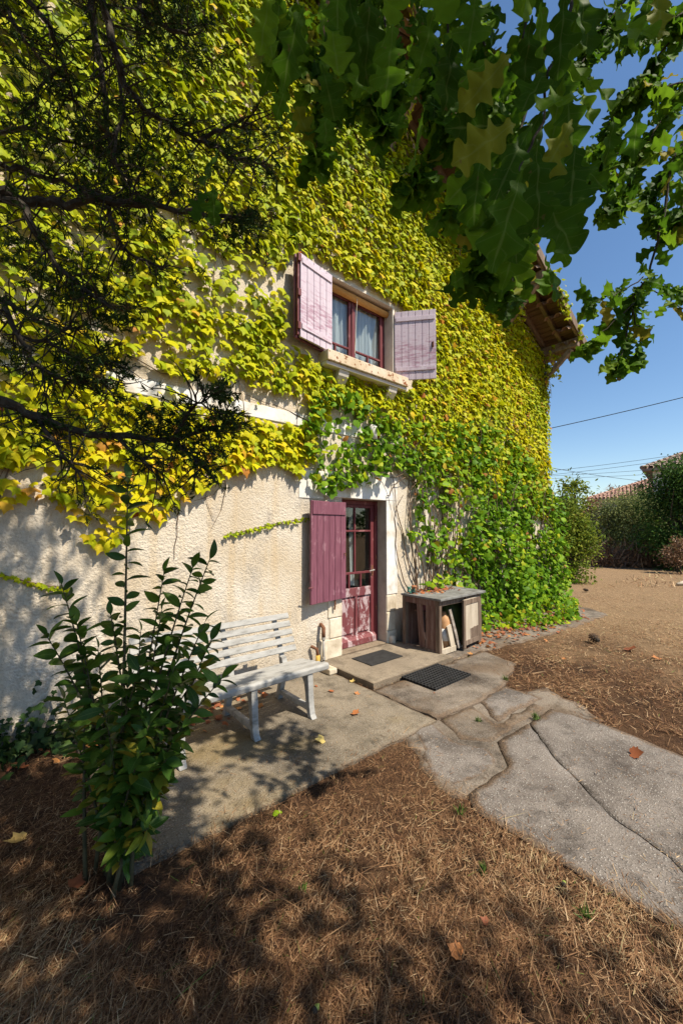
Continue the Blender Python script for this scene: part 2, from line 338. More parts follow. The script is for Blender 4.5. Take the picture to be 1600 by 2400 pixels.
M_vine = leafmat('grape_vine_leaf', [(0, (.06, .16, .010)), (.45, (.15, .30, .014)), (.75, (.28, .43, .016)), (.92, (.50, .50, .018)), (1.0, (.38, .16, .04))], .34, .5, .12)
M_oak = leafmat('oak_leaf', [(0, (.038, .095, .007)), (.5, (.085, .19, .010)), (.9, (.17, .30, .014)), (1.0, (.30, .26, .03))], .48, .55, .08, 8)
M_laurel = leafmat('laurel_leaf', [(0, (.035, .085, .012)), (.6, (.085, .17, .020)), (.85, (.15, .25, .028)), (.93, (.22, .22, .02)), (1.0, (.38, .28, .03))], .28, .38, .22, 9)
M_jun = leafmat('juniper_spray', [(0, (.020, .042, .012)), (.6, (.045, .085, .020)), (.8, (.08, .115, .026)), (1.0, (.15, .09, .04))], .25, .6, .1)
M_straw = leafmat('dry_straw', [(0, (.050, .024, .014)), (.3, (.175, .084, .040)), (.65, (.35, .20, .098)), (.95, (.62, .45, .265)), (1.0, (.14, .18, .04))], .15, .7, .2)
M_litter = leafmat('fallen_leaf', [(0, (.22, .07, .035)), (.4, (.48, .16, .06)), (.7, (.55, .30, .09)), (1.0, (.62, .48, .16))], .2, .6, .3)
M_grass = leafmat('green_grass', [(0, (.05, .11, .02)), (1, (.13, .20, .035))], .25, .5, .3)

# ------------------------------------------------------------------ leaf shapes (base at origin, tip +Y, face +Z)
MID = {}; YY = {}
def fan(outline, centre, fold=.25, droop=.25):
    pts = [centre]+outline; V = np.array([(x, y, -fold*abs(x)-droop*(y-.3)**2*(1 if y > .3 else .3)) for x, y in pts]); n = len(outline)
    return V, np.array([(0, 1+i, 1+(i+1) % n) for i in range(n)])
def mirror(h): return h+[(-x, y) for x, y in reversed(h) if abs(x) > 1e-6]
ivyA = fan(mirror([(0, .06), (.22, -.06), (.44, .10), (.40, .24), (.60, .50), (.36, .52), (.22, .62), (0, 1.0)]), (0, .38), .28, .45)
ivyB = fan(mirror([(0, .04), (.28, -.02), (.46, .18), (.55, .42), (.33, .50), (.17, .68), (0, 1.0)]), (0, .36), .15, .3)
ivyC = fan([(0, .05), (.25, -.06), (.50, .10), (.63, .46), (.34, .50), (.16, .70), (.04, 1.0), (-.14, .66), (-.30, .54), (-.48, .52), (-.40, .14), (-.2, -.04)], (0.02, .36), .38, .55)
grA = fan(mirror([(0, .08), (.16, -.06), (.40, .02), (.46, .16), (.60, .30), (.50, .42), (.56, .60), (.36, .62), (.26, .74), (.16, .82), (0, 1.0)]), (0, .4), .2, .4)
grB = fan(mirror([(0, .06), (.24, -.04), (.48, .10), (.58, .36), (.50, .58), (.30, .74), (0, .98)]), (0, .4), .3, .25)
def strip(hw, ys, fold, curve, slant=0.0, twist=0.0):
    V = []; n = len(ys)
    for y, w in zip(ys, hw):
        zc = -curve*y*y
        for k, s in enumerate((-1, 0, 1)):
            V.append((s*w, y+slant*w*abs(s), zc+fold*w*abs(s)+twist*s*w*y))
    Fc = []
    for i in range(n-1):
        for k in (0, 1):
            a = i*3+k; Fc += [(a, a+1, a+4), (a, a+4, a+3)]
    V = np.array(V); MID[n*3] = np.tile([1., 0., 1.], n); YY[n*3] = V[:, 1].copy(); return V, np.array(Fc)
def oakshape(seed, n=52, full=True):
    r = random.Random(seed); ys = np.linspace(0, 1, n)
    env = .035+r.uniform(.23, .30)*np.sin(np.pi*np.clip((ys-.02)/.98, 0, 1)**r.uniform(1.2, 1.6))**.8
    ph = 2*np.pi*((ys**.9)*r.uniform(2.9, 4.2)+r.uniform(-.15, .15)-.62); lob = .5+.5*np.tanh(1.1*np.cos(ph))/math.tanh(1.1); dp_ = r.uniform(.36, .52)
    hw = env*(dp_+(1-dp_)*lob)*(1+.04*np.sin(ys*19+r.random()*6)); hw[0] = .012; hw[1] = .014; hw[ys < .1] = np.minimum(hw[ys < .1], .03); hw[-1] = .02
    V, Fc = strip(hw, ys, r.uniform(.0, .5), r.uniform(-.1, .45), .06, r.uniform(-.6, .6)); V[:, 2] += .035*np.sin(V[:, 1]*17+V[:, 0]*9+seed); V[:, 0] += r.uniform(-.10, .10)*V[:, 1]**2; return V, Fc
oakT = [oakshape(i) for i in range(12)]
ly = np.linspace(0, 1, 8); lw = .225*np.sin(np.pi*np.clip(ly*.97+.015, 0, 1)**.92)**.85
laurT = [strip(lw, ly, .35, .25), strip(lw*.85, ly, .2, .45, 0, .3), strip(lw*1.1, ly, .45, .1, 0, -.3)]
sml = [strip(np.array([.02, .24, .2, .01]), np.array([0, .35, .7, 1]), .2, .2)]
needle = [(np.array([(-.09, 0, 0), (.09, 0, 0), (.07, .55, .03), (-.07, .55, .03), (0, 1, 0)]), np.array([(0, 1, 2), (0, 2, 3), (3, 2, 4)]))]
def rdir(n): return unit(rng.normal(size=(n, 3)))

# ================================================================== GROUND
me = fastmesh('ground', np.array([(-300, -300, 0), (300, -300, 0), (300, 300, 0), (-300, 300, 0)], float), np.array([(0, 1, 2, 3)]), M_soil)
tag(link('ground', me), 'dry brown lawn spreading around the house', 'ground', kind='structure')
def rough_edge(poly, step=.09, amp=.018, seed=1):
    r = random.Random(seed); out = []
    for i in range(len(poly)):
        a = np.array(poly[i][:2]); b = np.array(poly[(i+1) % len(poly)][:2]); L = np.linalg.norm(b-a); k = max(1, int(L/step)); n = np.array([-(b-a)[1], (b-a)[0]])/L
        for j in range(k):
            s = 0 if j == 0 else r.uniform(-amp, amp); out.append(a+(b-a)*j/k+n*s)
    return out
def vnoise(X, Y, s, seed):
    g = np.random.default_rng(seed).random((512, 512)); x = X*s; y = Y*s; xi = np.floor(x).astype(int); yi = np.floor(y).astype(int); fx = x-xi; fy = y-yi
    fx = fx*fx*(3-2*fx); fy = fy*fy*(3-2*fy); a = g[xi % 512, yi % 512]; b = g[(xi+1) % 512, yi % 512]; c = g[xi % 512, (yi+1) % 512]; d = g[(xi+1) % 512, (yi+1) % 512]
    return (a*(1-fx)+b*fx)*(1-fy)+(c*(1-fx)+d*fx)*fy
def inside(pts, poly):
    x, y = pts[:, 0], pts[:, 1]; r = np.zeros(len(pts), bool); n = len(poly); j = n-1
    for i in range(n):
        xi, yi = poly[i]; xj, yj = poly[j]
        c = ((yi > y) != (yj > y)) & (x < (xj-xi)*(y-yi)/(yj-yi+1e-12)+xi); r ^= c; j = i
    return r
SLABS = []
def ccw(p): 
    p = [np.array(q[:2]) for q in p]
    A = sum(p[i][0]*p[(i+1) % len(p)][1]-p[(i+1) % len(p)][0]*p[i][1] for i in range(len(p))); return p if A > 0 else p[::-1]
def slab(poly, z, mat, parent, seed, amp=.018, name='slab', step=.09, outline=None):
    p = rough_edge(ccw(poly), step, amp, seed); SLABS.append(np.array(p)); rim = .035 if mat in (M_conc, M_step) else .10
    P_ = np.array(p); n = len(P_); r_ = np.random.default_rng(seed); lo = P_.min(0); hi = P_.max(0); h_ = .055
    g = np.stack(np.meshgrid(np.arange(lo[0], hi[0], h_), np.arange(lo[1], hi[1], h_), indexing='ij'), -1).reshape(-1, 2)+0.0; g += r_.uniform(-.018, .018, g.shape); g = g[inside(g, P_)]
    def bdist(Q, O=None):
        d = np.full(len(Q), 9.0); O = P_ if O is None else O
        for i in range(len(O)):
            a, b = O[i], O[(i+1) % len(O)]; t = np.clip(((Q-a)@(b-a))/((b-a)@(b-a)+1e-12), 0, 1); d = np.minimum(d, np.linalg.norm(Q-(a+t[:, None]*(b-a)), axis=1))
        return d
    g = g[bdist(g) > .02]; from mathutils.geometry import delaunay_2d_cdt
    vo, eo, fo, *_ = delaunay_2d_cdt([Vector(q) for q in np.concatenate([P_, g])], [(i, (i+1) % n) for i in range(n)], [], 1, 1e-6)
    Q = np.array([list(v) for v in vo]); rm_ = np.clip(bdist(Q, outline)/rim, 0, 1); drop = .002 if rim < .1 else min(.010, z*.8)
    und = (vnoise(Q[:, 0]+40, Q[:, 1]+40, 4, 5)-.5)*.008+(vnoise(Q[:, 0]+40, Q[:, 1]+40, 11, 6)-.5)*.004; zz = z-drop*(1-rm_)**2+und*min(1, z/.02)
    nb = len(Q); V = np.concatenate([np.c_[Q, zz], np.c_[P_, np.full(n, -.05)]])-ORG[parent.name]
    Fq = [tuple(f) for f in fo]+[(i, nb+i, nb+(i+1) % n, (i+1) % n) for i in range(n)]
    me = bpy.data.meshes.new(name); me.from_pydata([tuple(q) for q in V], [], Fq); at_ = me.attributes.new('rim', 'FLOAT', 'POINT'); at_.data.foreach_set('value', np.r_[rm_, np.zeros(n)].astype(np.float32)); me.materials.append(mat)
    me.polygons.foreach_set('use_smooth', [True]*len(fo)+[False]*n); me.validate(); return link(name, me, parent)
patio = thing('patio', (1.7, 2.9, 0), 'worn beige concrete patio slab carrying the white bench', 'patio'); patio['kind'] = 'structure'
slab([(.46, 3.835), (.50, 2.13), (2.84, 2.10), (2.90, 3.835)], .022, M_conc, patio, 3, .012)
step = thing('door_step', (3.6, 3.3, 0), 'raised beige concrete step in front of the burgundy door', 'step'); step['kind'] = 'structure'
so_ = slab([(2.93, 3.835), (2.92, 2.93), (4.27, 2.90), (4.30, 3.835)], .066, M_step, step, 5, .006); 
path = thing('path', (4, 1.5, 0), 'cracked aggregate concrete path of broken slabs', 'path'); path['kind'] = 'structure'
G = lambda *pts: [gnd(x, y)[:2] for x, y in pts]
slab(G((925, 1700), (1100, 1640), (1280, 1610), (1420, 1692), (1260, 1760), (1200, 1850), (1060, 1870), (980, 1800)), .006, M_agg2, path, 30, .05, 'worn_bed')
slab([(2.87, 2.89), (2.87, 2.12), (3.45, 2.06), (4.05, 2.12), (4.75, 2.35), (4.9, 2.87)], .030, M_agg2, path, 8, .016)
slab([(4.32, 3.83), (4.30, 2.92), (4.93, 2.89), (5.8, 2.72), (7.2, 2.6), (8.8, 2.55), (9.2, 3.0), (9.2, 3.83)], .018, M_agg2, path, 9, .035)
slab(G((1030, 1690), (1105, 1655), (1160, 1700), (1250, 1650), (1275, 1660), (1150, 1742), (1075, 1735)), .016, M_agg2, path, 10, .02)
slab(G((945, 1700), (1018, 1692), (1070, 1738), (1140, 1752), (1175, 1790), (1130, 1830), (1060, 1850), (1000, 1815), (985, 1760)), .010, M_agg, path, 11, .03)
OUT = np.array(G((1165, 1742), (1240, 1698), (1290, 1664), (1395, 1692), (1600, 1775), (1800, 1850), (1850, 2180), (1900, 2350), (1600, 2190), (1420, 2100), (1270, 2000), (1110, 1905), (1095, 1868), (1190, 1800)))
slab(G((1240, 1698), (1290, 1664), (1395, 1692), (1600, 1775), (1800, 1850), (1850, 2180), (1609, 2062), (1572, 2020), (1432, 1923), (1349, 1832), (1301, 1786)), .020, M_agg, path, 12, .006, step=.06, outline=OUT)
slab(G((1165, 1742), (1236, 1700), (1299, 1787), (1347, 1833), (1430, 1924), (1570, 2022), (1607, 2064), (1850, 2190), (1900, 2350), (1600, 2190), (1420, 2100), (1270, 2000), (1110, 1905), (1095, 1868), (1190, 1800)), .022, M_agg, path, 22, .006, step=.06, outline=OUT)
slab(G((1120, 1645), (1180, 1608), (1270, 1640), (1255, 1645), (1165, 1694)), .018, M_agg, path, 13, .02)
# dry grass and straw
blade = (np.array([(-.5, 0, 0), (.5, 0, 0), (.42, .5, 0), (-.42, .5, 0), (0.1, 1, 0)]), np.array([(0, 1, 2), (0, 2, 3), (3, 2, 4)]))
def straw(n, dmin, dmax, lng, wid, tilt, power=1.0, keep_slab=.0):
    u = rng.random(n); d = (dmin**(-power)+u*(dmax**(-power)-dmin**(-power)))**(-1/power) if power else dmin+u*(dmax-dmin)
    t = rng.uniform(-1.0, 1.0, n); P = np.stack([d*(Fh[0]+t*Rt[0]), d*(Fh[1]+t*Rt[1])], -1)
    ok = P[:, 1] < WY-.03
    on = np.zeros(n, bool)
    Pj = P+rng.normal(0, .075, P.shape)*(rng.random((n, 1)) < .85)
    for s in SLABS: on |= inside(Pj, s)
    cl = np.sin(P[:, 0]*3.1+1)*np.sin(P[:, 1]*3.7+2)+np.sin(P[:, 0]*7.3+P[:, 1]*5.1)*.6
    ok &= ~on | (rng.random(n) < keep_slab)
    bare = vnoise(P[:, 0]+30, P[:, 1]+30, 2.2, 91)*.6+vnoise(P[:, 0]+30, P[:, 1]+30, 6.5, 92)*.4
    ok &= rng.random(n) < np.clip(2.6*(bare-.22), .10, 1)
    P = P[ok]; m = len(P); on = on[ok]
    a = rng.normal(.3, 1.1, m); el = np.abs(rng.normal(0, tilt, m)); D = np.stack([np.cos(a)*np.cos(el), np.sin(a)*np.cos(el), np.sin(el)], -1)
    N = unit(np.array([0, 0, 1.0])+rng.normal(0, .45, (m, 3)))
    L = rng.gamma(4, lng/4, m); F = frames(D, N); W = wid*rng.uniform(.6, 1.3, m)
    S = F.copy(); S[:, :, 0] *= W[:, None]; S[:, :, 1] *= L[:, None]; S[:, :, 2] *= L[:, None]
    T = np.concatenate([P, rng.uniform(.002, .028, m)[:, None]+on[:, None]*.022], 1)
    rn = np.clip(rng.beta(1.7, 2.1, m)+.5*(vnoise(P[:, 0]+60, P[:, 1]+60, 1.5, 93)-.5)+np.clip((P[:, 0]-4)*.05, 0, .35), 0, .97); rn[rng.random(m) < .006] = 1.0
    return scatter(blade, S, T, np.ones(m), rn)
parts = [straw(130000, 1.15, 3.6, .040, .0024, .26, 1.3), straw(5000, 1.15, 4, .10, .003, .3, 1.2), straw(90000, 3.2, 12, .055, .0055, .22, .6), straw(14000, 11, 26, .16, .022, .5, 0),
         straw(26000, 1.3, 7, .022, .0028, .1, .8, .35)]
V = []; Fc = []; Rn = []; off = 0
for v, f, r in parts: V.append(v); Fc.append(f+off); Rn.append(r); off += len(v)
tag(link('dry_grass', fastmesh('dry_grass', np.concatenate(V), np.concatenate(Fc), M_straw, np.concatenate(Rn))), 'dry straw-coloured grass and pine needles littering the lawn', 'dry grass', kind='stuff')

# ================================================================== HOUSE
SL = .46; XE = 9.45; XA = 1.0; ZE = 5.55                                  # roof slope, corner, ridge, wall top at corner
XW0 = 2*XA-XE
roofz = lambda x: ZE+SL*(XE-x) if x > XA else ZE+SL*(x-XW0)
house = thing('ivy_clad_house', (4, WY, 0), 'cream roughcast house with plum shutters, half hidden under yellow-green climber', 'house')
WIN = (2.97, 4.25, 3.80, 4.85); DOOR = (3.28, 4.09, .066, 2.03); RD = .2
mb = MB(); xs = [XW0, 2.97, 3.28, 4.09, 4.25, XE]; zs = [-.1, 2.03, 3.80, 4.85, ZE]
for i in range(5):
    for j in range(4):
        x0, x1, z0, z1 = xs[i], xs[i+1], zs[j], zs[j+1]; cx, cz = (x0+x1)/2, (z0+z1)/2
        if WIN[0] < cx < WIN[1] and WIN[2] < cz < WIN[3]: continue
        if DOOR[0] < cx < DOOR[1] and cz < DOOR[3]: continue
        mb.add([(x0, WY, z0), (x1, WY, z0), (x1, WY, z1), (x0, WY, z1)], [(0, 1, 2, 3)])
mb.add([(XW0, WY, ZE), (XE, WY, ZE), (XA, WY, roofz(XA+1e-6))], [(0, 1, 2)])
B = WY+9
mb.add([(XE, WY, -.1), (XE, B, -.1), (XE, B, ZE), (XE, WY, ZE), (XW0, WY, -.1), (XW0, B, -.1), (XW0, B, ZE), (XW0, WY, ZE), (XA, B, roofz(XA+1e-6))],
       [(0, 1, 2, 3), (4, 7, 6, 5), (5, 6, 8, 2, 1)])
mb.build('wall', M_wall, house)
# roughcast relief near the camera, a skin over the wall
def relief(x0, x1, z0, z1, h, name):
    nx = int((x1-x0)/h); nz = int((z1-z0)/h); X, Z = np.meshgrid(np.linspace(x0, x1, nx), np.linspace(z0, z1, nz), indexing='ij')
    n = vnoise(X+50+Z*.3, Z+50, 78, 1)*.55+vnoise(X+50, Z+50-X*.4, 125, 2)*.5+vnoise(X+50, Z+50, 13, 3)*.12
    amp_ = .55+.9*vnoise(X+7, Z+7, 1.7, 8)*vnoise(X+3, Z+3, 5, 9)*2
    dsp = np.clip(n-.40, 0, .42)*.0088*amp_
    sm = np.clip((vnoise(X+9, Z+9, 2.3, 5)+.5*vnoise(X+9, Z+9, 6, 6)-.95)*5, 0, 1); lowm = np.clip((.75-Z)*2, 0, 1)*np.clip((X-1.2), 0, 1); dsp *= 1-.85*sm*lowm
    edge = np.minimum(np.minimum(X-x0, x1-X), np.minimum(Z-z0, z1-Z)); dsp = np.where(edge < h*.5, -.004, dsp)
    V = np.stack([X, WY-.002-dsp, Z], -1).reshape(-1, 3); I = np.arange(nx*nz).reshape(nx, nz)
    Q = np.stack([I[:-1, :-1], I[1:, :-1], I[1:, 1:], I[:-1, 1:]], -1).reshape(-1, 4)
    o = link(name, fastmesh(name, V-ORG[house.name], Q, M_wall, None, True), house); return o
relief(-.35, 3.04, -.02, 2.82, .0062, 'roughcast_render')
relief(4.33, 6.0, -.02, 2.78, .016, 'roughcast_render')
# reveals
def reveal(op, mat, name):
    x0, x1, z0, z1 = op; y0, y1 = WY-.001, WY+RD
    mb = MB(); mb.box(x1, x1+.04, y0, y1, z0, z1+.04); mb.box(x0-.04, x0, y0, y1, z0, z1+.04); mb.box(x0, x1, y0, y1, z1, z1+.04); return mb.build(name, mat, house)
reveal(WIN, M_revealw, 'window_reveal'); reveal((DOOR[0], DOOR[1], -.05, DOOR[3]), M_reveal, 'door_reveal')
# white string course and door surround
def blockx(x0, x1, z0, z1, d, mat, name, bev=.006): return MB().box(x0, x1, WY-d, WY+.03, z0, z1).build(name, mat, house, bevel=bev)
blockx(-.6, 3.75, 2.84, 2.985, .014, M_white, 'string_course'); blockx(3.76, 9.3, 2.84, 2.985, .013, M_white, 'string_course')
blockx(4.092, 4.31, .72, 2.03, .013, M_white, 'door_surround'); blockx(3.0, 4.32, 2.032, 2.36, .016, M_white, 'door_surround')
blockx(2.62, 2.99, 2.0, 2.34, .012, M_white, 'plaster_patch')
z = .02
for h, w in ((.27, .235), (.25, .20), (.24, .225), (.25, .21)):
    blockx(3.278-w, 3.278, z+.004, z+h-.004, .012+random.uniform(0, .006), M_jamb, 'jamb_stone', .012); z += h
z = .02
for h, w in ((.20, .20), (.26, .17), (.236, .19)):
    blockx(4.092, 4.092+w, z+.003, z+h-.003, .014+random.uniform(0, .006), M_jamb, 'jamb_stone', .015); z += h
MB().box(2.9, 3.04, WY-.03, WY, .02, .3).build('crumbled_footing', M_jamb, house, bevel=.03); MB().box(4.12, 4.2, WY-.09, WY, .02, .16).build('crumbled_footing', M_jamb, house, bevel=.03)
MB().box(3.284, 4.086, WY-.012, WY+RD+.08, -.04, .070).build('threshold', M_step, house, bevel=.005)
# floors / inner wall so that the rooms read as rooms
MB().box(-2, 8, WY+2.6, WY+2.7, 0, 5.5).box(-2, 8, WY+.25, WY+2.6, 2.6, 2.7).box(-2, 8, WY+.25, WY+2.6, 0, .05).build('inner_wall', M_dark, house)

# ---- window
YW = WY+RD-.02
win = thing  # alias guard
def part(name, mat, parent, *boxes, bevel=.004):
    mb = MB()
    for b in boxes: mb.box(*b)
    return mb.build(name, mat, parent, bevel=bevel)
wf = part('window', M_burg, house, (2.975, 3.025, YW-.02, YW+.05, 3.80, 4.85), (4.19, 4.245, YW-.02, YW+.05, 3.80, 4.85), (3.025, 4.19, YW-.02, YW+.05, 4.79, 4.849), (3.025, 4.19, YW-.02, YW+.05, 3.801, 3.85))
wf['label'] = 'burgundy window frame with two casements'
for x0, x1 in ((3.028, 3.575), (3.605, 4.187)):
    s = .045; y0, y1 = YW-.035, YW+.01
    c = part('casement', M_burg, wf, (x0, x0+s, y0, y1, 3.852, 4.788), (x1-s, x1, y0, y1, 3.852, 4.788), (x0+s, x1-s, y0+.001, y1, 4.743, 4.788), (x0+s, x1-s, y0+.001, y1, 3.852, 3.91), (x0+s, x1-s, y0+.004, y1-.004, 4.075, 4.098), ((x0+x1)/2-.011, (x0+x1)/2+.011, y0+.004, y1-.004, 3.91, 4.075))
    for a, b, z0, z1 in ((x0+s, x1-s, 4.098, 4.743), (x0+s, (x0+x1)/2-.011, 3.91, 4.075), ((x0+x1)/2+.011, x1-s, 3.91, 4.075)):
        part('pane', M_glass, wf, (a, b, YW-.014, YW-.010, z0, z1), bevel=0)
part('mullion', M_burg, wf, (3.577, 3.603, YW-.05, YW+.01, 3.852, 4.788))
def curtain(x0, x1, z0, z1, y, seed, parent, mat=M_lace):
    r = np.random.default_rng(seed); nx, nz = 70, 10; X, Z = np.meshgrid(np.linspace(x0, x1, nx), np.linspace(z0, z1, nz), indexing='ij')
    ph = r.uniform(0, 6, 4); Y = y+.018*np.sin(X*62+ph[0])+.012*np.sin(X*105+ph[1]+Z*1.4)+.01*np.sin(X*27+Z*3+ph[2])
    I = np.arange(nx*nz).reshape(nx, nz); Q = np.stack([I[:-1, :-1], I[1:, :-1], I[1:, 1:], I[:-1, 1:]], -1).reshape(-1, 4)
    return link('curtain', fastmesh('curtain', np.stack([X, Y, Z], -1).reshape(-1, 3)-ORG[parent.name], Q, mat, None, True), parent)
curtain(3.02, 3.57, 3.80, 4.78, YW+.045, 1, wf); curtain(3.60, 4.2, 3.80, 4.78, YW+.045, 2, wf)
MB().tube([(3.0, YW-.075, 4.79), (3.6, YW-.075, 4.785), (4.235, YW-.075, 4.78)], .045, 14).build('blind_roll', M_ochre, house, smooth=True)
MB().tube([(3.60, YW-.13, 4.76), (3.585, YW-.12, 4.4), (3.565, YW-.12, 4.0)], .004, 5).build('blind_cord', M_jamb, house)
# sill and corbels
s0 = MB(); s0.box(2.90, 4.36, WY-.20, WY+RD, 3.655, 3.785); s0.build('window_sill', M_sill, house, bevel=.008)
MB().box(2.90, 4.36, WY-.17, WY+.0, 3.61, 3.653).build('sill_underside', M_revealw, house, bevel=.006)
for x in (3.12, 4.02):
    mb = MB(); mb.add([(x, WY, 3.40), (x+.16, WY, 3.40), (x+.16, WY, 3.608), (x, WY, 3.608), (x, WY-.15, 3.608), (x+.16, WY-.15, 3.608), (x, WY-.13, 3.54), (x+.16, WY-.13, 3.54)],
           [(0, 6, 7, 1), (6, 4, 5, 7), (0, 3, 4, 6), (1, 7, 5, 2), (3, 2, 5, 4)]); mb.build('corbel', M_revealw, house)
# ---- shutters
def shutter(name, A, Bp, z0, z1, n, mat, ledz, label, led_face=1, th=.028, ledw=.06):
    """leaf from A (hinge) to Bp in plan; parts: planks, ledges"""
    A = np.array([*A, 0.]); Bp = np.array([*Bp, 0.]); d = Bp-A; L = np.linalg.norm(d); d /= L; nrm = np.array([d[1], -d[0], 0])
    if nrm[1] > 0: nrm = -nrm
    root = None; w = L/n
    mbs = []
    for i in range(n):
        a = A+d*(w*(i+.5)); mb = MB(); mb.bar((a[0], a[1], z0+random.uniform(0, .004)), (a[0], a[1], z1-random.uniform(0, .003)), th+random.uniform(-.002, .002), w-.007, up=d)
        mbs.append(mb)
    # back batten ties them: this is the shutter's own mesh
    mb = MB(); mb.bar((*(A+d*.006)[:2], (z0+z1)/2), (*(Bp-d*.006)[:2], (z0+z1)/2), .008, z1-z0-.01, up=(0, 0, 1)); o = mb.build(name, mat, house); o['label'] = label
    for zz in ledz:
        mb = MB(); mb.bar((*(A+d*.02+nrm*(th/2+.006))[:2], zz), (*(Bp-d*.02+nrm*(th/2+.006))[:2], zz), .014, ledw, up=(0, 0, 1)); mb.build('ledge', mat, o, bevel=.002)
    for m in mbs: m.build('plank', mat, o, bevel=.003)
    return o, A, d, nrm
shL = shutter('window_shutter', (3.035, 3.755), (2.50, 3.665), 3.80, 4.77, 5, M_mauve, (4.69, 3.93), 'faded mauve front leaf of the folded shutter')
shL2 = shutter('window_shutter', (2.965, 3.825), (2.455, 3.715), 3.80, 4.77, 5, M_shut, (4.69, 3.93), 'plum back leaf of the folded shutter')
mb = MB(); mb.bar((2.478, 3.672, 3.82), (2.478, 3.672, 4.76), .03, .02, up=(1, 0, 0)); mb.build('edge_strip', M_burg, shL[0])
for zz in (3.92, 4.30, 4.70): MB().box(2.462, 2.502, 3.634, 3.652, zz-.04, zz+.04).build('hinge', M_burg, shL[0], bevel=.003)
shR = shutter('window_shutter', (4.275, 3.835), (4.653, 3.385), 3.77, 4.78, 6, M_mauve, (4.66, 3.93), 'faded mauve shutter swung half open')
MB().box(4.600, 4.612, 3.395, 3.425, 4.22, 4.30).build('latch', M_rust, shR[0])
shD = shutter('door_shutter', (3.31, 3.815), (2.70, 3.725), .77, 1.97, 6, M_shut, (1.885,), 'plum plank door shutter folded back on the wall', 1, .028, .15)
MB().tube([(3.13, WY-.05, .80), (3.13, WY-.05, .70), (3.13, WY-.04, .65)], .012, 8).build('shutter_stay', M_rust, house)
MB().tube([(2.66, 3.70, .965), (2.72, 3.69, .97)], .007, 6).build('hook', M_burg, shD[0])
MB().tube([(3.27, 3.79, 1.33), (3.28, 3.775, 1.33), (3.275, 3.77, 1.30)], .006, 6).build('catch', M_rust, shD[0])
# ---- door
YD = WY+RD-.01
df = part('door', M_burg, house, (3.281, 3.33, YD-.02, YD+.06, .07, 2.028), (4.04, 4.089, YD-.03, YD+.06, .07, 2.028), (3.33, 4.04, YD-.02, YD+.06, 1.97, 2.028)); df['label'] = 'burgundy glazed door with peeling lower panels'
y0, y1 = YD-.005, YD+.04
part('stile', M_burg, df, (3.332, 3.40, y0, y1, .075, 1.968)); part('stile', M_burg, df, (3.975, 4.038, y0, y1, .075, 1.968))
part('top_rail', M_burg, df, (3.40, 3.975, y0+.001, y1, 1.925, 1.968))
part('middle_rail', M_burgworn, df, (3.40, 3.975, y0+.001, y1, .72, .835))
part('glazing_bar', M_burg, df, (3.667, 3.693, y0+.004, y1-.005, 1.045, 1.925)); part('glazing_bar', M_burg, df, (3.40, 3.975, y0+.002, y1-.003, 1.595, 1.62))
part('glazing_bar', M_burg, df, (3.40, 3.975, y0+.002, y1-.003, 1.02, 1.05))
for x in (3.575, 3.79): part('glazing_bar', M_burg, df, (x-.013, x+.013, y0+.004, y1-.005, .835, 1.02))
for a, b, c, d in ((3.40, 3.667, 1.62, 1.925), (3.693, 3.975, 1.62, 1.925), (3.40, 3.667, 1.05, 1.595), (3.693, 3.975, 1.05, 1.595), (3.40, 3.562, .835, 1.02), (3.588, 3.777, .835, 1.02), (3.803, 3.975, .835, 1.02)):
    part('pane', M_glass, df, (a, b, YD+.014, YD+.018, c, d), bevel=0)
part('bottom_rail', M_burgworn, df, (3.40, 3.975, y0+.001, y1, .075, .20))
part('muntin', M_burgworn, df, (3.68, 3.72, y0+.001, y1, .20, .72))
for a, b in ((3.40, 3.68), (3.72, 3.975)):
    part('door_panel', M_burgworn, df, (a, b, YD+.016, YD+.03, .20, .72), bevel=0); part('raised_field', M_burgworn, df, (a+.03, b-.03, YD+.003, YD+.017, .23, .69), bevel=.012)
mb = MB(); mb.add([(3.335, YD-.055, .078), (4.036, YD-.055, .078), (4.036, YD-.055, .15), (3.335, YD-.055, .15), (3.335, YD-.006, .19), (4.036, YD-.006, .19), (3.335, YD-.006, .078), (4.036, YD-.006, .078)],
       [(0, 1, 2, 3), (3, 2, 5, 4), (0, 3, 4, 6), (1, 7, 5, 2), (0, 6, 7, 1)]); mb.build('weather_board', M_burgworn, df)
MB().tube([(4.0, YD-.01, 1.06), (4.0, YD-.05, 1.06), (3.90, YD-.055, 1.05)], .009, 8).build('handle', M_metal, df, smooth=True)
MB().box(3.985, 4.015, YD-.011, YD-.006, .98, 1.12).build('lock_plate', M_rust, df)
for zz in (.5, 1.2, 1.75): MB().tube([(4.052, YD-.035, zz), (4.052, YD-.035, zz+.07)], .008, 6).build('hinge', M_rust, df)
curtain(3.70, 3.80, .85, 1.92, YD+.12, 5, df)  # narrow pale folded strip added behind the door panes
# vent and lamp over the door
vt = thing('vent_grille', tuple(wal(830, 1045)), 'small white louvred vent on the wall above the door', 'vent'); vx, _, vz = wal(830, 1045)
MB().box(vx-.11, vx+.11, WY-.012, WY, vz-.09, vz+.09).build('backing_plate', M_white, vt)
for i in range(6): MB().bar((vx-.1, WY-.022, vz-.075+i*.03), (vx+.1, WY-.022, vz-.075+i*.03), .006, .026, up=(0, -.6, 1)).build('slat', M_white, vt)
lp = thing('wall_lamp', tuple(wal(862, 1018)), 'white cylindrical lamp behind the vine above the door', 'lamp'); lx, _, lz = wal(862, 1018)
MB().lathe((lx, WY-.10, lz-.09), [(.02, 0), (.055, .01), (.055, .17), (.03, .2)], 14).build('lamp_body', M_white, lp, smooth=True)
MB().box(lx-.03, lx+.03, WY-.06, WY, lz-.03, lz+.03).build('bracket', M_metal, lp)

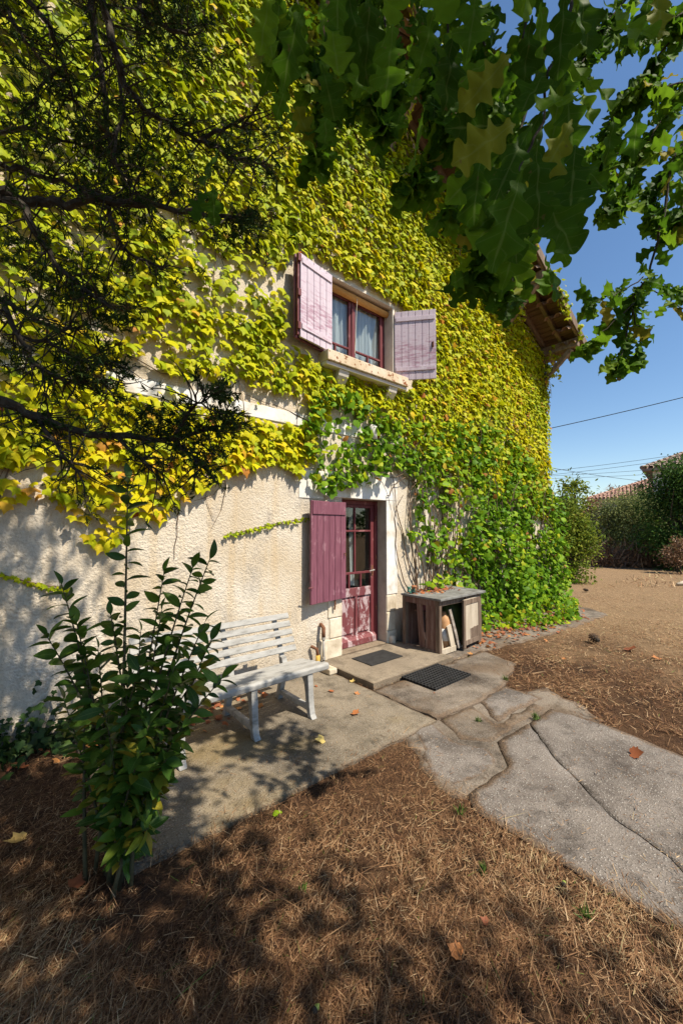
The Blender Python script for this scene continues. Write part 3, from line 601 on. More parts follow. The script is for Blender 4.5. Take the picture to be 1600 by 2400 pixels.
# ---- roof
OV = .78; XR = 9.82
roof = MB()
def slope_quad(x0, x1, y0, y1, dz, th):
    V = []
    for y in (y0, y1):
        for x in (x0, x1):
            z = ZE+SL*(XE-x)+dz; V += [(x, y, z), (x, y, z+th)]
    return V, [(0, 2, 3, 1), (4, 5, 7, 6), (0, 4, 6, 2), (1, 3, 7, 5), (0, 1, 5, 4), (2, 6, 7, 3)]
rf = MB(); rf.add(*slope_quad(XA, XR, WY-OV+.01, B+.4, .20, .02))
V, Fq = slope_quad(XA, XR, WY-OV+.01, B+.4, .20, .02); rf.add([(2*XA-x, y, zz) for x, y, zz in V], [tuple(reversed(q)) for q in Fq])
rfo = rf.build('roof', M_eave, house)
bw = .118; nb = int((XR-3.2)/bw)
proto = None; sa = math.atan(SL)
bm_ = MB(); bm_.box(-bw/2+.004, bw/2-.004, 0, OV+.02, -.018, 0); bme = bpy.data.meshes.new('board'); bme.from_pydata(bm_.v, [], bm_.f); bme.materials.append(M_eave)
for i in range(nb):
    x = XR-.06-i*bw; z = ZE+SL*(XE-x)+.197
    o = bpy.data.objects.new('board', bme); col.objects.link(o); o.parent = rfo
    o.location = Vector((x, WY-OV-.01, z-random.uniform(0, .006)))-Vector(ORG[house.name]); o.rotation_euler = (0, sa, 0); o.scale = (1/math.cos(sa)*.99, 1, 1)
def rafter(y, w, h, dz, name, mat, x0=3.0, x1=XR): MB().bar((x0, y, ZE+SL*(XE-x0)+dz), (x1, y, ZE+SL*(XE-x1)+dz), w, h, up=(0, 0, 1)).build(name, mat, rfo, bevel=.006)
rafter(WY-OV+.03, .05, .13, .12, 'verge_rafter', M_beam); rafter(WY-OV*.52, .07, .10, .125, 'rafter', M_beam); rafter(WY-.04, .07, .10, .125, 'rafter', M_beam)
rafter(WY-OV-.015, .022, .19, .15, 'bargeboard', M_wood)
for x in (9.25, 7.6, 5.9, 4.2, 2.9):
    z = ZE+SL*(XE-x)-.02
    MB().box(x-.07, x+.07, WY-OV+.02, WY+.3, z-.11, z+.075).build('purlin', M_beam, rfo, bevel=.008)
    MB().bar((x, WY-.01, z-.68), (x, WY-OV+.16, z-.12), .10, .09, up=(0, -.5, 1)).build('brace', M_beam, rfo, bevel=.006)
    MB().box(x-.05, x+.05, WY-.07, WY, z-.82, z-.111).build('brace_post', M_beam, rfo, bevel=.006)
tp = MB(); n_ = 8; ra = .085
for k in range(n_+1):
    a = math.pi*k/n_
    for yy, rr in ((0, ra), (.40, ra*.8)): tp.v.append((yy, -math.cos(a)*rr, math.sin(a)*rr))
tp.f = [(2*k, 2*k+1, 2*k+3, 2*k+2) for k in range(n_)]
tme = bpy.data.meshes.new('tile'); tme.from_pydata(tp.v, [], tp.f); tme.materials.append(M_tile)
tmo = None
for j in range(2):
    for i in range(18):
        x = XR+.04-i*.36; o = bpy.data.objects.new('tile', tme); col.objects.link(o); o.parent = rfo
        o.location = Vector((x, WY-OV+.11+j*.19, ZE+SL*(XE-x)+.212+random.uniform(0, .008)))-Vector(ORG[house.name]); o.rotation_euler = (0, math.pi+sa, 0) if False else (0, sa, math.pi); 
        s = o.modifiers.new('solid', 'SOLIDIFY') if False else None
rt = MB(); nyy = 100
for yy in np.arange(WY-OV+.45, B+.3, .19):
    for sgn in (1, -1):
        pts = []
        for k in range(5):
            a = math.pi*k/4
            pts.append((yy-math.cos(a)*.085, math.sin(a)*.08))
        Vv = []
        for x in (XA, XR+.04):
            for yo, zo in pts: Vv.append((x if sgn > 0 else 2*XA-x, yo, ZE+SL*(XE-x)+.223+zo))
        rt.add(Vv, [(k, k+1, 5+k+1, 5+k) for k in range(4)])
rto = rt.build('roof_tiles', M_tile, rfo); rto['kind'] = 'stuff'

# ================================================================== BENCH
bench = thing('garden_bench', (1.5, 3.05, .022), 'weathered white slatted plastic bench against the wall', 'bench')
BX0, BX1 = .74, 2.27; ZB = .022
for i, y in enumerate((2.875, 2.965, 3.05, 3.135, 3.22)):
    mb = MB(); zt = .432-.012*i
    if i == 0: mb.add([(x, yy, zz) for x in (BX0, BX1) for yy, zz in ((2.835, .385), (2.832, .425), (2.85, .44), (2.912, .436), (2.912, .41), (2.87, .38))],
                      [(0, 6, 7, 1), (1, 7, 8, 2), (2, 8, 9, 3), (3, 9, 10, 4), (4, 10, 11, 5), (5, 11, 6, 0), (0, 1, 2, 3, 4, 5), (11, 10, 9, 8, 7, 6)])
    else: mb.box(BX0, BX1, y-.034, y+.034, zt-.022, zt)
    mb.build('seat_slat', M_bench, bench, bevel=.008)
bd = unit(np.array([0, .17, .36]))
for i in range(5):
    p = np.array([0, 3.285, .455])+bd*(.036+i*.078)
    mb = MB(); mb.bar((BX0+.03, p[1], p[2]), (BX1-.05, p[1], p[2]), .02, .056, up=bd); mb.build('back_slat', M_bench, bench, bevel=.007)
for x in (.975, 1.535, 2.07):
    def strip_leg(pts, w, d, name):
        mb = MB(); V = []
        for (y, z, dd) in pts:
            V += [(x-w/2, y-dd, z), (x+w/2, y-dd, z), (x+w/2, y+dd, z), (x-w/2, y+dd, z)]
        n = len(pts); Fq = [(i*4+k, i*4+(k+1) % 4, (i+1)*4+(k+1) % 4, (i+1)*4+k) for i in range(n-1) for k in range(4)]+[(3, 2, 1, 0), tuple(range(n*4-4, n*4))]
        mb.add(V, Fq); return mb.build(name, M_bench, bench, bevel=.006)
    strip_leg([(2.815, ZB, .035), (2.835, ZB+.03, .026), (2.85, .12, .026), (2.862, .22, .028), (2.872, .30, .034), (2.90, .36, .055), (2.93, .40, .085)], .055, .02, 'leg')
    strip_leg([(3.36, ZB, .035), (3.345, ZB+.03, .026), (3.325, .12, .026), (3.29, .25, .028), (3.275, .36, .032), (3.30, .43, .028)], .055, .02, 'leg')
    MB().box(x-.024, x+.024, 2.862, 3.315, .075, .115).build('floor_rail', M_bench, bench, bevel=.006)
    MB().box(x-.024, x+.024, 2.90, 3.29, .355, .385).build('seat_bearer', M_bench, bench, bevel=.005)
    a = np.array([x, 3.306, .42]); MB().bar(a, a+bd*.40, .05, .022, up=(0, -1, .4)).build('back_post', M_bench, bench, bevel=.005)

# ================================================================== MATS
dm = MB().box(3.26, 3.80, 3.30, 3.64, .067, .078).build('door_mat', M_rubber, None, (3.5, 3.45, .066), bevel=.004); tag(dm, 'thin black doormat on the step before the burgundy door', 'mat')
rm = thing('rubber_mat', (3.63, 2.69, .03), 'thick black rubber honeycomb mat on the cracked concrete', 'mat')
nx, ny = 15, 10; ax, bx_, ay, by = 3.32, 3.95, 2.47, 2.895; dx = (bx_-ax)/nx; dy = (by-ay)/ny
for i in range(nx+1): MB().box(ax+i*dx-.006, ax+i*dx+.006, ay-.006, by+.006, .031, .052).build('rib', M_rubber, rm)
for j in range(ny+1): MB().box(ax-.006, bx_+.006, ay+j*dy-.006, ay+j*dy+.006, .0312, .0555).build('cross_rib', M_rubber, rm)
MB().box(ax, bx_, ay, by, .0305, .034).build('base_sheet', M_rubber, rm)

# ================================================================== CABINET
cb = thing('old_cabinet', (4.72, 3.35, .02), 'weathered grey wooden cabinet with a broken side and open front', 'cabinet')
X0, X1, Y0, Y1, Z0, Z1 = 4.23, 5.22, 3.07, 3.68, .02, .725
mb = MB(); mb.add([(X0-.03, Y0-.045, Z1), (X1+.04, Y0-.05, Z1+.004), (X1+.04, Y1, Z1+.01), (X0-.03, Y1, Z1), (X0-.03, Y0-.045, Z1+.03), (X1+.04, Y0-.05, Z1+.036), (X1+.04, Y1, Z1+.04), (X0-.03, Y1, Z1+.03)],
    [(0, 3, 2, 1), (4, 5, 6, 7), (0, 1, 5, 4), (1, 2, 6, 5), (2, 3, 7, 6), (3, 0, 4, 7)]); mb.build('top', M_zinc, cb, bevel=.006)
for x, y in ((X0, Y0), (X0, Y1-.06), (X1-.055, Y0), (X1-.055, Y1-.06)): MB().box(x, x+.055, y, y+.06, Z0, Z1-.002).build('post', M_wood, cb, bevel=.004)
MB().box(X0+.004, X0+.04, Y0+.06, Y1-.06, Z1-.085, Z1-.003).build('rail', M_woodred, cb, bevel=.003)
MB().box(X0+.004, X0+.04, Y0+.06, Y1-.06, Z0+.005, Z0+.065).build('rail', M_wood, cb, bevel=.003)
MB().box(X0+.055, X1-.055, Y0+.004, Y0+.04, Z1-.075, Z1-.003).build('rail', M_wood, cb, bevel=.003)
MB().box(X0+.055, 4.62, Y0+.02, Y0+.05, Z0+.005, Z0+.075).build('rail', M_pale, cb, bevel=.003)
def plk(a, b, w, t, up, mat, name='side_board', par=cb): MB().bar(a, b, t, w, up=up).build(name, mat, par, bevel=.003)
plk((X0+.022, 3.21, Z0+.065), (X0+.022, 3.205, Z1-.085), .175, .016, (0, 1, 0), M_woodred)
plk((X0+.024, 3.355, Z0+.065), (X0+.018, 3.395, Z1-.085), .095, .014, (0, 1, 0), M_woodred)
MB().box(X1-.03, X1-.012, Y0+.06, Y1-.06, Z0+.02, Z1-.01).build('side_board', M_wood, cb)
MB().box(X0+.06, X1-.06, Y1-.05, Y1-.035, Z0+.02, Z1-.01).build('back_board', M_woodred, cb)
MB().box(X0+.06, X1-.06, Y0+.06, Y1-.06, Z0+.01, Z0+.03).build('floor_board', M_wood, cb)
# ajar door on the front
dr = MB(); hx, hy = X1-.06, Y0-.005; ex, ey = 4.69, Y0-.045
d_ = np.array([ex-hx, ey-hy]); Ld = np.linalg.norm(d_); d_ /= Ld; pt = lambda s, z: (hx+d_[0]*s, hy+d_[1]*s, z)
dro = MB().bar(pt(0.02, .40), pt(Ld-.02, .40), .010, .58, up=(0, 0, 1)).build('cabinet_door', M_pale, cb); dro['label'] = 'sagging cabinet door with split lower edge'
for s in (.025, Ld-.025): MB().bar(pt(s, .05), pt(s, .685), .026, .055, up=(d_[0], d_[1], 0)).build('stile', M_wood, dro, bevel=.003)
for z in (.65, .115): MB().bar(pt(.053, z), pt(Ld-.053, z), .026, .065, up=(0, 0, 1)).build('rail', M_wood, dro, bevel=.003)
for k in range(5): MB().bar(pt(.075+k*.048, .15), pt(.075+k*.048, .28+.02*random.random()), .016, .042, up=(d_[0], d_[1], 0)).build('splinter', M_wood, dro)
MB().box(4.80, 4.82, Y0-.012, Y0+.004, Z1-.05, Z1-.02).build('latch', M_rust, cb)
# things kept in the cabinet
gb = thing('gas_bottle', (4.535, 3.22, .05), 'small tan gas bottle with a white label inside the cabinet', 'gas bottle')
MB().lathe((4.535, 3.22, .05), [(.075, 0), (.085, .02), (.085, .36), (.07, .42), (.035, .455), (.03, .48)], 20).build('body', surf('tan_paint', [(.3, (.42, .22, .10)), (.7, (.52, .30, .15))], 6, .4, 50, .1, .002), gb, smooth=True)
MB().lathe((4.535, 3.22, .16), [(.0862, 0), (.0862, .16)], 20).build('label_band', surf('paper_label', [(.3, (.62, .62, .60)), (.7, (.75, .75, .73))], 8, .7, 50, .1, .001), gb, smooth=True)
gg = MB().lathe((4.97, 3.39, .05), [(.13, 0), (.15, .03), (.15, .44), (.13, .52), (.07, .56), (.05, .57)], 22).build('gas_bottle', surf('green_paint', [(.3, (.055, .10, .035)), (.7, (.09, .15, .055))], 6, .4, 50, .1, .002), None, (4.97, 3.39, .05), smooth=True); tag(gg, 'large dull green gas bottle standing inside the cabinet', 'gas bottle')
bxo = MB().box(4.36, 4.62, 3.30, 3.52, .535, .64).build('box', M_shut, None, (4.5, 3.4, .535), bevel=.005); tag(bxo, 'plum coloured box wedged high inside the cabinet', 'box')
bxs = MB().box(4.33, 4.66, 3.36, 3.55, .515, .53).build('cabinet_shelf', M_woodred, cb)
for i, (a, b, w, m, lb) in enumerate([((4.36, 3.13, .055), (4.33, 3.17, .40), .07, M_pale, 'short pale plank leaning beside the tan bottle'), ((4.57, 3.10, .055), (4.50, 3.125, .37), .095, M_pale, 'broad short plank leaning in front of the tan bottle'),
        ((4.68, 3.085, .055), (4.55, 3.14, .57), .05, M_woodx, 'long narrow grey slat leaning before the green bottle')]):
    o = MB().bar(a, b, .02, w, up=(1, 0, 0)).build('plank', m, None, (a[0], a[1], a[2]), bevel=.003); tag(o, lb, 'plank', 'planks stored in the cabinet')
# on top
ct = Z1+.034
jar = thing('jam_jar', (4.29, 3.50, ct), 'small glass jar with a rusty lid on the cabinet top', 'jar'); MB().lathe((4.29, 3.50, ct), [(.03, 0), (.034, .01), (.034, .06), (.028, .075)], 14).build('glass', M_glass, jar, smooth=True)
MB().lathe((4.29, 3.50, ct+.075), [(.031, 0), (.031, .015), (.028, .017)], 14).build('lid', M_rust, jar)
sc = MB(); pts = [(4.29+.06*math.cos(a)+.01*math.sin(3*a), 3.57+.04*math.sin(a), ct+.05+.035*math.sin(2.3*a)) for a in np.linspace(0, 14, 60)]; sc.tube(pts, .008, 6)
o = sc.build('tangled_cord', surf('teal_cord', [(.3, (.03, .14, .11)), (.7, (.06, .22, .17))], 20, .6, 60, .2, .002), None, (4.29, 3.57, ct)); tag(o, 'tangle of teal cord behind the jam jar', 'cord')
can = MB().lathe((4.36, 3.58, ct), [(.035, 0), (.035, .09), (.032, .092)], 14).build('tin_can', surf('copper_tin', [(.3, (.35, .12, .05)), (.7, (.5, .2, .08))], 20, .4, 60, .2, .002), None, (4.36, 3.58, ct), smooth=True); tag(can, 'small copper coloured tin on the cabinet top beside the jar', 'tin')
def cone(p, s, label, tilt):
    t = thing('pine_cone', p, label, 'pine cone', 'fallen pine cones')
    ax = unit(np.array([math.cos(tilt), math.sin(tilt), .25])); u = unit(np.cross(ax, (0, 0, 1))); w = np.cross(ax, u)
    base = np.array(p)+np.array([0, 0, s*.42])-ax*s*.5
    MB().tube([base+ax*s*k for k in (0, .2, .5, .8, 1.0)], [s*.14, s*.24, s*.25, s*.16, s*.04], 8).build('core', M_bark, t)
    sc = MB(); g = 2.399
    for k in range(44):
        h = (k+.5)/44; r = s*.40*math.sin(math.pi*(h*.82+.12))**.8; a = k*g; q = base+ax*s*h; o_ = math.cos(a)*u+math.sin(a)*w; tt = np.cross(ax, o_); e = q+o_*r+ax*s*.05
        sc.add([q+tt*s*.05, q-tt*s*.05, e-tt*s*.075, e+tt*s*.075, e+ax*s*.05], [(0, 1, 2, 3), (3, 2, 4)])
    o = sc.build('scales', surf('cone_scale', [(.3, (.10, .06, .035)), (.7, (.22, .14, .09))], 30, .8, 60, .3, .002), t); o['kind'] = 'stuff'
cone((4.62, 3.52, ct), .075, 'open pine cone on the cabinet top nearer the door', .4); cone((4.95, 3.55, ct+.004), .085, 'open pine cone on the cabinet top nearer the vine', 2.1)
q = gnd(1392, 1508); cone((q[0], q[1], .01), .16, 'dark pine cone lying alone on the dry lawn', 1.0)
q = gnd(1372, 1388); cone((q[0], q[1], .01), .12, 'pine cone far out on the pale lawn', 2.4)

# ================================================================== PIPES BY THE BENCH
pp = thing('drain_pipe', (2.93, 3.78, .02), 'short grey metal pipe standing at the foot of the wall', 'pipe')
MB().tube([(2.93, 3.77, .02), (2.93, 3.77, .36)], .018, 10).build('pipe', M_metal, pp, smooth=True); MB().tube([(2.93, 3.77, .34), (2.93, 3.77, .47), (2.93, 3.83, .50)], .024, 10).build('rusty_elbow', M_rust, pp, smooth=True)
for z in (.10, .33): MB().tube([(2.93, 3.77, z), (2.93, 3.77, z+.03)], .025, 10).build('collar', M_metal, pp)
p2 = thing('gas_pipe', (2.84, 3.76, .02), 'bent rusty pipe in a yellow sleeve beside the bench end', 'pipe')
MB().tube([(2.84, 3.76, .02), (2.84, 3.76, .17)], .026, 12).build('yellow_sleeve', M_yellow, p2, smooth=True); MB().tube([(2.84, 3.76, .16), (2.83, 3.77, .24), (2.78, 3.82, .27)], .018, 10).build('elbow', M_rust, p2, smooth=True)
o = MB().box(2.79, 2.90, 3.48, 3.64, .023, .085).build('brick', M_jamb, None, (2.84, 3.56, .022), bevel=.01); tag(o, 'broken beige block at the corner of the step', 'block')

# ================================================================== CLIMBERS
W2 = lambda *pts: np.array([wal(x, y)[[0, 2]] for x, y in pts])
ivy = thing('boston_ivy', (1.0, WY, 0), 'yellow-green creeper covering the gable wall around the window', 'creeper')
ivy_poly = W2((-260, -500), (1288, 900), (1286, 1230), (1200, 1180), (1100, 1130), (1010, 1090), (930, 1010), (860, 985), (800, 950), (745, 985), (730, 1080), (700, 1120), (650, 1092), (600, 1095), (560, 1110), (500, 1130), (440, 1165), (380, 1215), (300, 1215), (270, 1280), (215, 1285), (150, 1200), (60, 1180), (0, 1210), (-260, 1230)); ivy_poly = np.concatenate([[(-.9, 10.0), (9.47, 10.0)], ivy_poly[1:]])
win_poly = np.array([(2.40, 3.78), (2.44, 4.82), (2.95, 4.93), (4.35, 4.93), (4.72, 4.86), (4.72, 3.76), (4.4, 3.62), (2.85, 3.62), (2.7, 3.7)])
def dens(P):
    q = proj(np.stack([P[:, 0], np.full(len(P), WY), P[:, 1]], -1)); x, y = q[:, 0], q[:, 1]
    d = np.ones(len(P))
    nz = vnoise(P[:, 0]+20, P[:, 1]+20, 1.8, 31)*.6+vnoise(P[:, 0]+20, P[:, 1]+20, 4.5, 32)*.4
    hole = vnoise(P[:, 0]+9, P[:, 1]*1.6+9, 3.2, 35)*.6+vnoise(P[:, 0]+9, P[:, 1]*1.6+9, 8, 36)*.4; d *= np.where((x < 800) & (y > 480) & (y < 930) & (hole > .56), .12, 1); left = np.clip((760-x)/500, 0, 1); d *= np.clip(1.25-.75*left*(nz > .56)-.15*left, .2, 1)
    def gap(ax_, ay_, bx2, by2, w, s):                      # thin bare streaks along the wall
        nonlocal d
        t = np.clip((x-ax_)/(bx2-ax_), 0, 1); yc = ay_+(by2-ay_)*t; inn = (x > ax_-20) & (x < bx2+20)
        d *= 1-s*inn*np.exp(-((y-yc)/w)**2)
    gap(430, 580, 690, 705, 42, .97); gap(280, 878, 700, 950, 36, 1.0); gap(20, 830, 280, 878, 24, .7); gap(330, 830, 560, 880, 20, .5)
    d *= np.where((x > 780) & (y > 960), .45, 1)
    lowl = (y > 1085) & (x < 520); d *= np.where(lowl, .30, 1)
    d *= np.where((y > 1185) & (x < 330), .45, 1)
    return d
def pick(n, poly, xr, zr):
    P = np.stack([rng.uniform(*xr, n), rng.uniform(*zr, n)], -1); P = P[inside(P, poly)]
    top = np.array([roofz(a) for a in P[:, 0]]); P = P[P[:, 1] < top-.12]
    q = proj(np.stack([P[:, 0], np.full(len(P), WY), P[:, 1]], -1)); P = P[(q[:, 1] > -180) & (q[:, 0] > -120)]
    return P
P = pick(170000, ivy_poly, (-.6, XE+.02), (1.0, 9.2)); P = P[~inside(P, win_poly)]; P = P[rng.random(len(P)) < dens(P)]
qq = proj(np.stack([P[:, 0], np.full(len(P), WY), P[:, 1]], -1)); band = (qq[:, 0] > 285) & (qq[:, 0] < 715) & (P[:, 1] > 2.80) & (P[:, 1] < 3.09+.05*np.sin(P[:, 0]*9)); P = P[~(band & (rng.random(len(P)) > .05))]
# keep shingle-like spacing
cell = {}; keep = []
dd = proj(np.stack([P[:, 0], np.full(len(P), WY), P[:, 1]], -1))
for i, (x, z) in enumerate(P):
    s = .034; k = (int(x/s+100), int(z/s+100)); c = cell.get(k, 0)
    if c < 1: cell[k] = c+1; keep.append(i)
P = P[keep]; dd = dd[keep]; n = len(P)
size = np.clip(.072*np.exp(rng.normal(0, .32, n)), .030, .14); big = (dd[:, 1] > 1000) & (dd[:, 0] < 620); size[big] *= 1.2
yl = np.clip(.50+.13*rng.normal(size=n)+.12*np.clip((dd[:, 1]-800)/250, 0, 1.6)*(dd[:, 0] < 760)+.25*(vnoise(P[:, 0]+3, P[:, 1]+3, 1.1, 44)-.5)-.10*(dd[:, 1] < 420), .02, .93)
red = rng.random(n) < (.012+.05*((dd[:, 0] > 980) & (dd[:, 1] > 700))+.05*(big)); yl[red] = rng.uniform(.9, 1, red.sum())
gr = rng.random(n) < .12; yl[gr] *= .5
off = rng.uniform(.015, .085, n); T = np.stack([P[:, 0], WY-off, P[:, 1]+.03], -1)
D = unit(np.array([0, -.46, -.88])+rng.normal(0, .33, (n, 3))); N = unit(np.array([.08, -.80, .62])+rng.normal(0, .32, (n, 3)))
# along the eaves, hanging from the verge and braces
ev = []
for _ in range(1900):
    x = random.uniform(3.2, 9.8); y = random.choice((WY-OV-.03, WY-.15, WY-.3)) ; z = ZE+SL*(XE-x)+(.24 if y < WY-OV else .05)-abs(random.gauss(0, .14))
    if y < WY-OV and math.sin(x*4)+math.sin(x*9.1) < -.1: continue
    if y > WY-OV and not (min(abs(x-a) for a in (9.25, 7.6, 5.9, 4.2)) < .14+.05*random.random()): continue
    ev.append((x, y+random.gauss(0, .05), z-(0 if y < WY-OV else random.uniform(0, .55))))
ev = np.array(ev); ne = len(ev)
T = np.concatenate([T, ev]); D = np.concatenate([D, unit(np.array([.1, -.3, -.9])+rng.normal(0, .4, (ne, 3)))]); N = np.concatenate([N, unit(np.array([.1, -.8, .5])+rng.normal(0, .5, (ne, 3)))])
size = np.concatenate([size, rng.uniform(.07, .12, ne)]); yl = np.concatenate([yl, np.clip(rng.normal(.42, .2, ne), 0, .95)])
leaves(ivy, [ivyA, ivyB, ivyC], T, D, N, size, yl, M_ivy)
# creeper stems
st = MB()
for i in range(150):
    p = np.array(P[rng.integers(len(P))]); a = random.uniform(-.5, .5)+random.choice((0, math.pi/2, math.pi/2)); pts = []
    for k in range(9):
        pts.append((p[0], WY-.012-.008*random.random(), p[1])); a += random.gauss(0, .25); p = p-np.array([math.cos(a)*.11, math.sin(a)*.11])
        if p[1] < 1.3: break
    if len(pts) > 2 and not inside(np.array([[q[0], q[2]] for q in pts]), win_poly).any(): st.tube(pts, [.006-.0005*k for k in range(len(pts))], 4)
o = st.build('stems', M_vinest, ivy); o['kind'] = 'stuff'
def strand(pix, n, label, sz, ylw):
    pts = np.array([wal(x, y) for x, y in pix]); t = thing('creeper_shoot', tuple(pts[0]), label, 'creeper')
    pts[:, 1] = WY-.02; MB().tube(pts, [.006]*len(pts), 5).build('stem', M_vinest, t)
    L = np.linspace(0, len(pts)-1.001, n); i = L.astype(int); f = (L-i)[:, None]; Q = pts[i]*(1-f)+pts[i+1]*f+rng.normal(0, .008, (n, 3)); Q[:, 1] = WY-.03
    leaves(t, [ivyA, ivyB], Q, unit(np.array([0, -.3, -.8])+rng.normal(0, .6, (n, 3))), unit(np.array([0, -1, .3])+rng.normal(0, .3, (n, 3))), rng.uniform(.5, 1.1, n)*sz, rng.uniform(*ylw, n), M_ivy, 300)
strand([(524, 1255), (570, 1245), (640, 1228), (722, 1214)], 75, 'thin green creeper shoot crossing bare wall beside the plum door shutter', .045, (.1, .4))
strand([(0, 1345), (60, 1362), (110, 1372), (160, 1378)], 45, 'thin creeper shoot low on the shaded wall at the left edge', .045, (.2, .6))

# grape vine
vine = thing('grape_vine', (6.2, 3.7, 0), 'dense green grape vine hanging over the door and tumbling to the ground', 'vine')
vp = [];  # on-wall parts
vpoly = [W2((700, 1000), (760, 890), (820, 930), (900, 985), (1000, 1000), (1130, 985), (1220, 1060), (1290, 1180), (1285, 1420), (1140, 1480), (1118, 1385), (1085, 1330), (1010, 1320), (960, 1330), (935, 1270), (965, 1190), (960, 1120), (900, 1095), (880, 1140), (800, 1150), (745, 1160), (715, 1120))]
Pv = pick(26000, vpoly[0], (2.3, XE), (0.02, 4.2))
qv = proj(np.stack([Pv[:, 0], np.full(len(Pv), WY), Pv[:, 1]], -1))
dv = np.where(qv[:, 0] < 930, .75*np.clip((qv[:, 1]-860)/120, .3, 1), np.clip((qv[:, 1]-930)/230, .10, 1))*np.clip(.2+1.7*(vnoise(Pv[:, 0]+7, Pv[:, 1]+7, 2.4, 61)-.18), .15, 1); dv = np.where((qv[:, 0] < 1080) & (qv[:, 1] > 1180), dv*.42, dv)
k = rng.random(len(Pv)) < dv; Pv = Pv[k]; qv = qv[k]
cell = {}; keep = []
for i, (x, z) in enumerate(Pv):
    kk = (int(x/.055+100), int(z/.055+100)); c = cell.get(kk, 0)
    if c < 2: cell[kk] = c+1; keep.append(i)
Pv = Pv[keep]; qv = qv[keep]; nv = len(Pv)
bulge = np.clip((Pv[:, 0]-4.6)/2.5, 0, 1)*np.clip((2.7-Pv[:, 1])/1.0, 0, 1)
offv = rng.uniform(.04, .16, nv)+bulge*rng.uniform(0, .36, nv)*np.clip(vnoise(Pv[:, 0]+3, Pv[:, 1]+3, 1.7, 71)*1.8-.2, .1, 1.3)
Tv = np.stack([Pv[:, 0], WY-offv, Pv[:, 1]+.03], -1)
# heap at the foot and runner on the ground, and the tuft past the corner
ex = []
for _ in range(1700):
    t = random.random(); x = 5.35+4.2*t; h = random.random()**1.6; ex.append((x+random.gauss(0, .1), WY-.05-(.62+.15*math.sin(x*3.1))*(1-h)*random.random()**.6, .05+h*1.0))
run = [gnd(*p) for p in ((1240, 1470), (1290, 1462), (1330, 1452), (1350, 1446))]
for _ in range(420):
    t = random.random()*2.999; i = int(t); p = run[i]*(1-(t-i))+run[i+1]*(t-i); s = .16*(1.1-t/3); ex.append((p[0]+random.gauss(0, s), p[1]+random.gauss(0, s*.8), abs(random.gauss(.05, .10))))
for _ in range(800):
    ex.append((XE+random.uniform(-.2, .45)*random.random()**.4, WY+random.uniform(-.35, .8), random.uniform(.1, 2.4)))
ex = np.array(ex); ex[:, 2] = np.maximum(ex[:, 2], .03); nx_ = len(ex)
Tv = np.concatenate([Tv, ex]); n = len(Tv)
D = unit(np.array([0, -.45, -.75])+rng.normal(0, .55, (n, 3))); N = unit(np.array([.1, -.75, .65])+rng.normal(0, .6, (n, 3)))
sz = np.clip(.072*np.exp(rng.normal(0, .28, n)), .03, .13); rv = np.clip(rng.beta(2.2, 2.2, n)*.9+.35*(vnoise(Tv[:, 0]+5, Tv[:, 2]+5, 1.6, 81)-.5)+.25*(Tv[:, 2] < .25)*rng.random(n)+.22*(Tv[:, 2] > 2.2)*rng.random(n), 0, .95); rv[rng.random(n) < .015] = 1.0
leaves(vine, [grA, grB, ivyB], Tv, D, N, sz, rv, M_vine)
st = MB()
for i in range(70):
    x = random.uniform(4.6, 9.2); p = np.array([x, WY-.04, random.uniform(.0, .6)]); pts = []; a = random.gauss(0, .3)
    for k in range(14):
        pts.append(p.copy()); a = a*.8+random.gauss(0, .22); p = p+np.array([math.sin(a)*.16, random.gauss(0, .03), math.cos(a)*.19]); p[1] = min(p[1], WY-.02)
        if p[2] > 2.7: break
    st.tube(pts, [.013*(1-.05*k) for k in range(len(pts))], 5)
for i in range(18):
    x = random.uniform(3.4, 6); p = np.array([x, WY-.08, random.uniform(2.3, 2.8)]); pts = []; a = random.choice((-1, 1))*1.3
    for k in range(9): pts.append(p.copy()); a += random.gauss(0, .3); p = p+np.array([math.sin(a)*.13, random.gauss(0, .02), math.cos(a)*.1]); p[1] = min(p[1], WY-.03); p[2] = max(p[2], 2.1)
    st.tube(pts, .006, 4)
o = st.build('stems', M_vinest, vine); o['kind'] = 'stuff'
MB().tube([(6.9, 3.72, -.02), (6.85, 3.74, .4), (6.95, 3.76, .9), (6.8, 3.78, 1.5), (6.9, 3.79, 2.2)], [.05, .042, .038, .034, .025], 8).build('trunk', M_bark, vine, smooth=True)
# withered sprig on the cabinet top
sp = thing('dried_vine_sprig', (4.78, 3.55, ct), 'leafy vine sprig lying on the cabinet top among dead leaves', 'vine sprig'); n = 34
Q = np.array([4.78, 3.56, ct+.06])+rng.normal(0, 1, (n, 3))*np.array([.12, .05, .06]); Q[:, 2] = np.maximum(Q[:, 2], ct+.01)
leaves(sp, [grA, grB], Q, unit(np.array([0, -.4, -.4])+rng.normal(0, .6, (n, 3))), unit(np.array([0, -.7, .7])+rng.normal(0, .4, (n, 3))), rng.uniform(.05, .09, n), rng.uniform(.4, .93, n), M_vine)

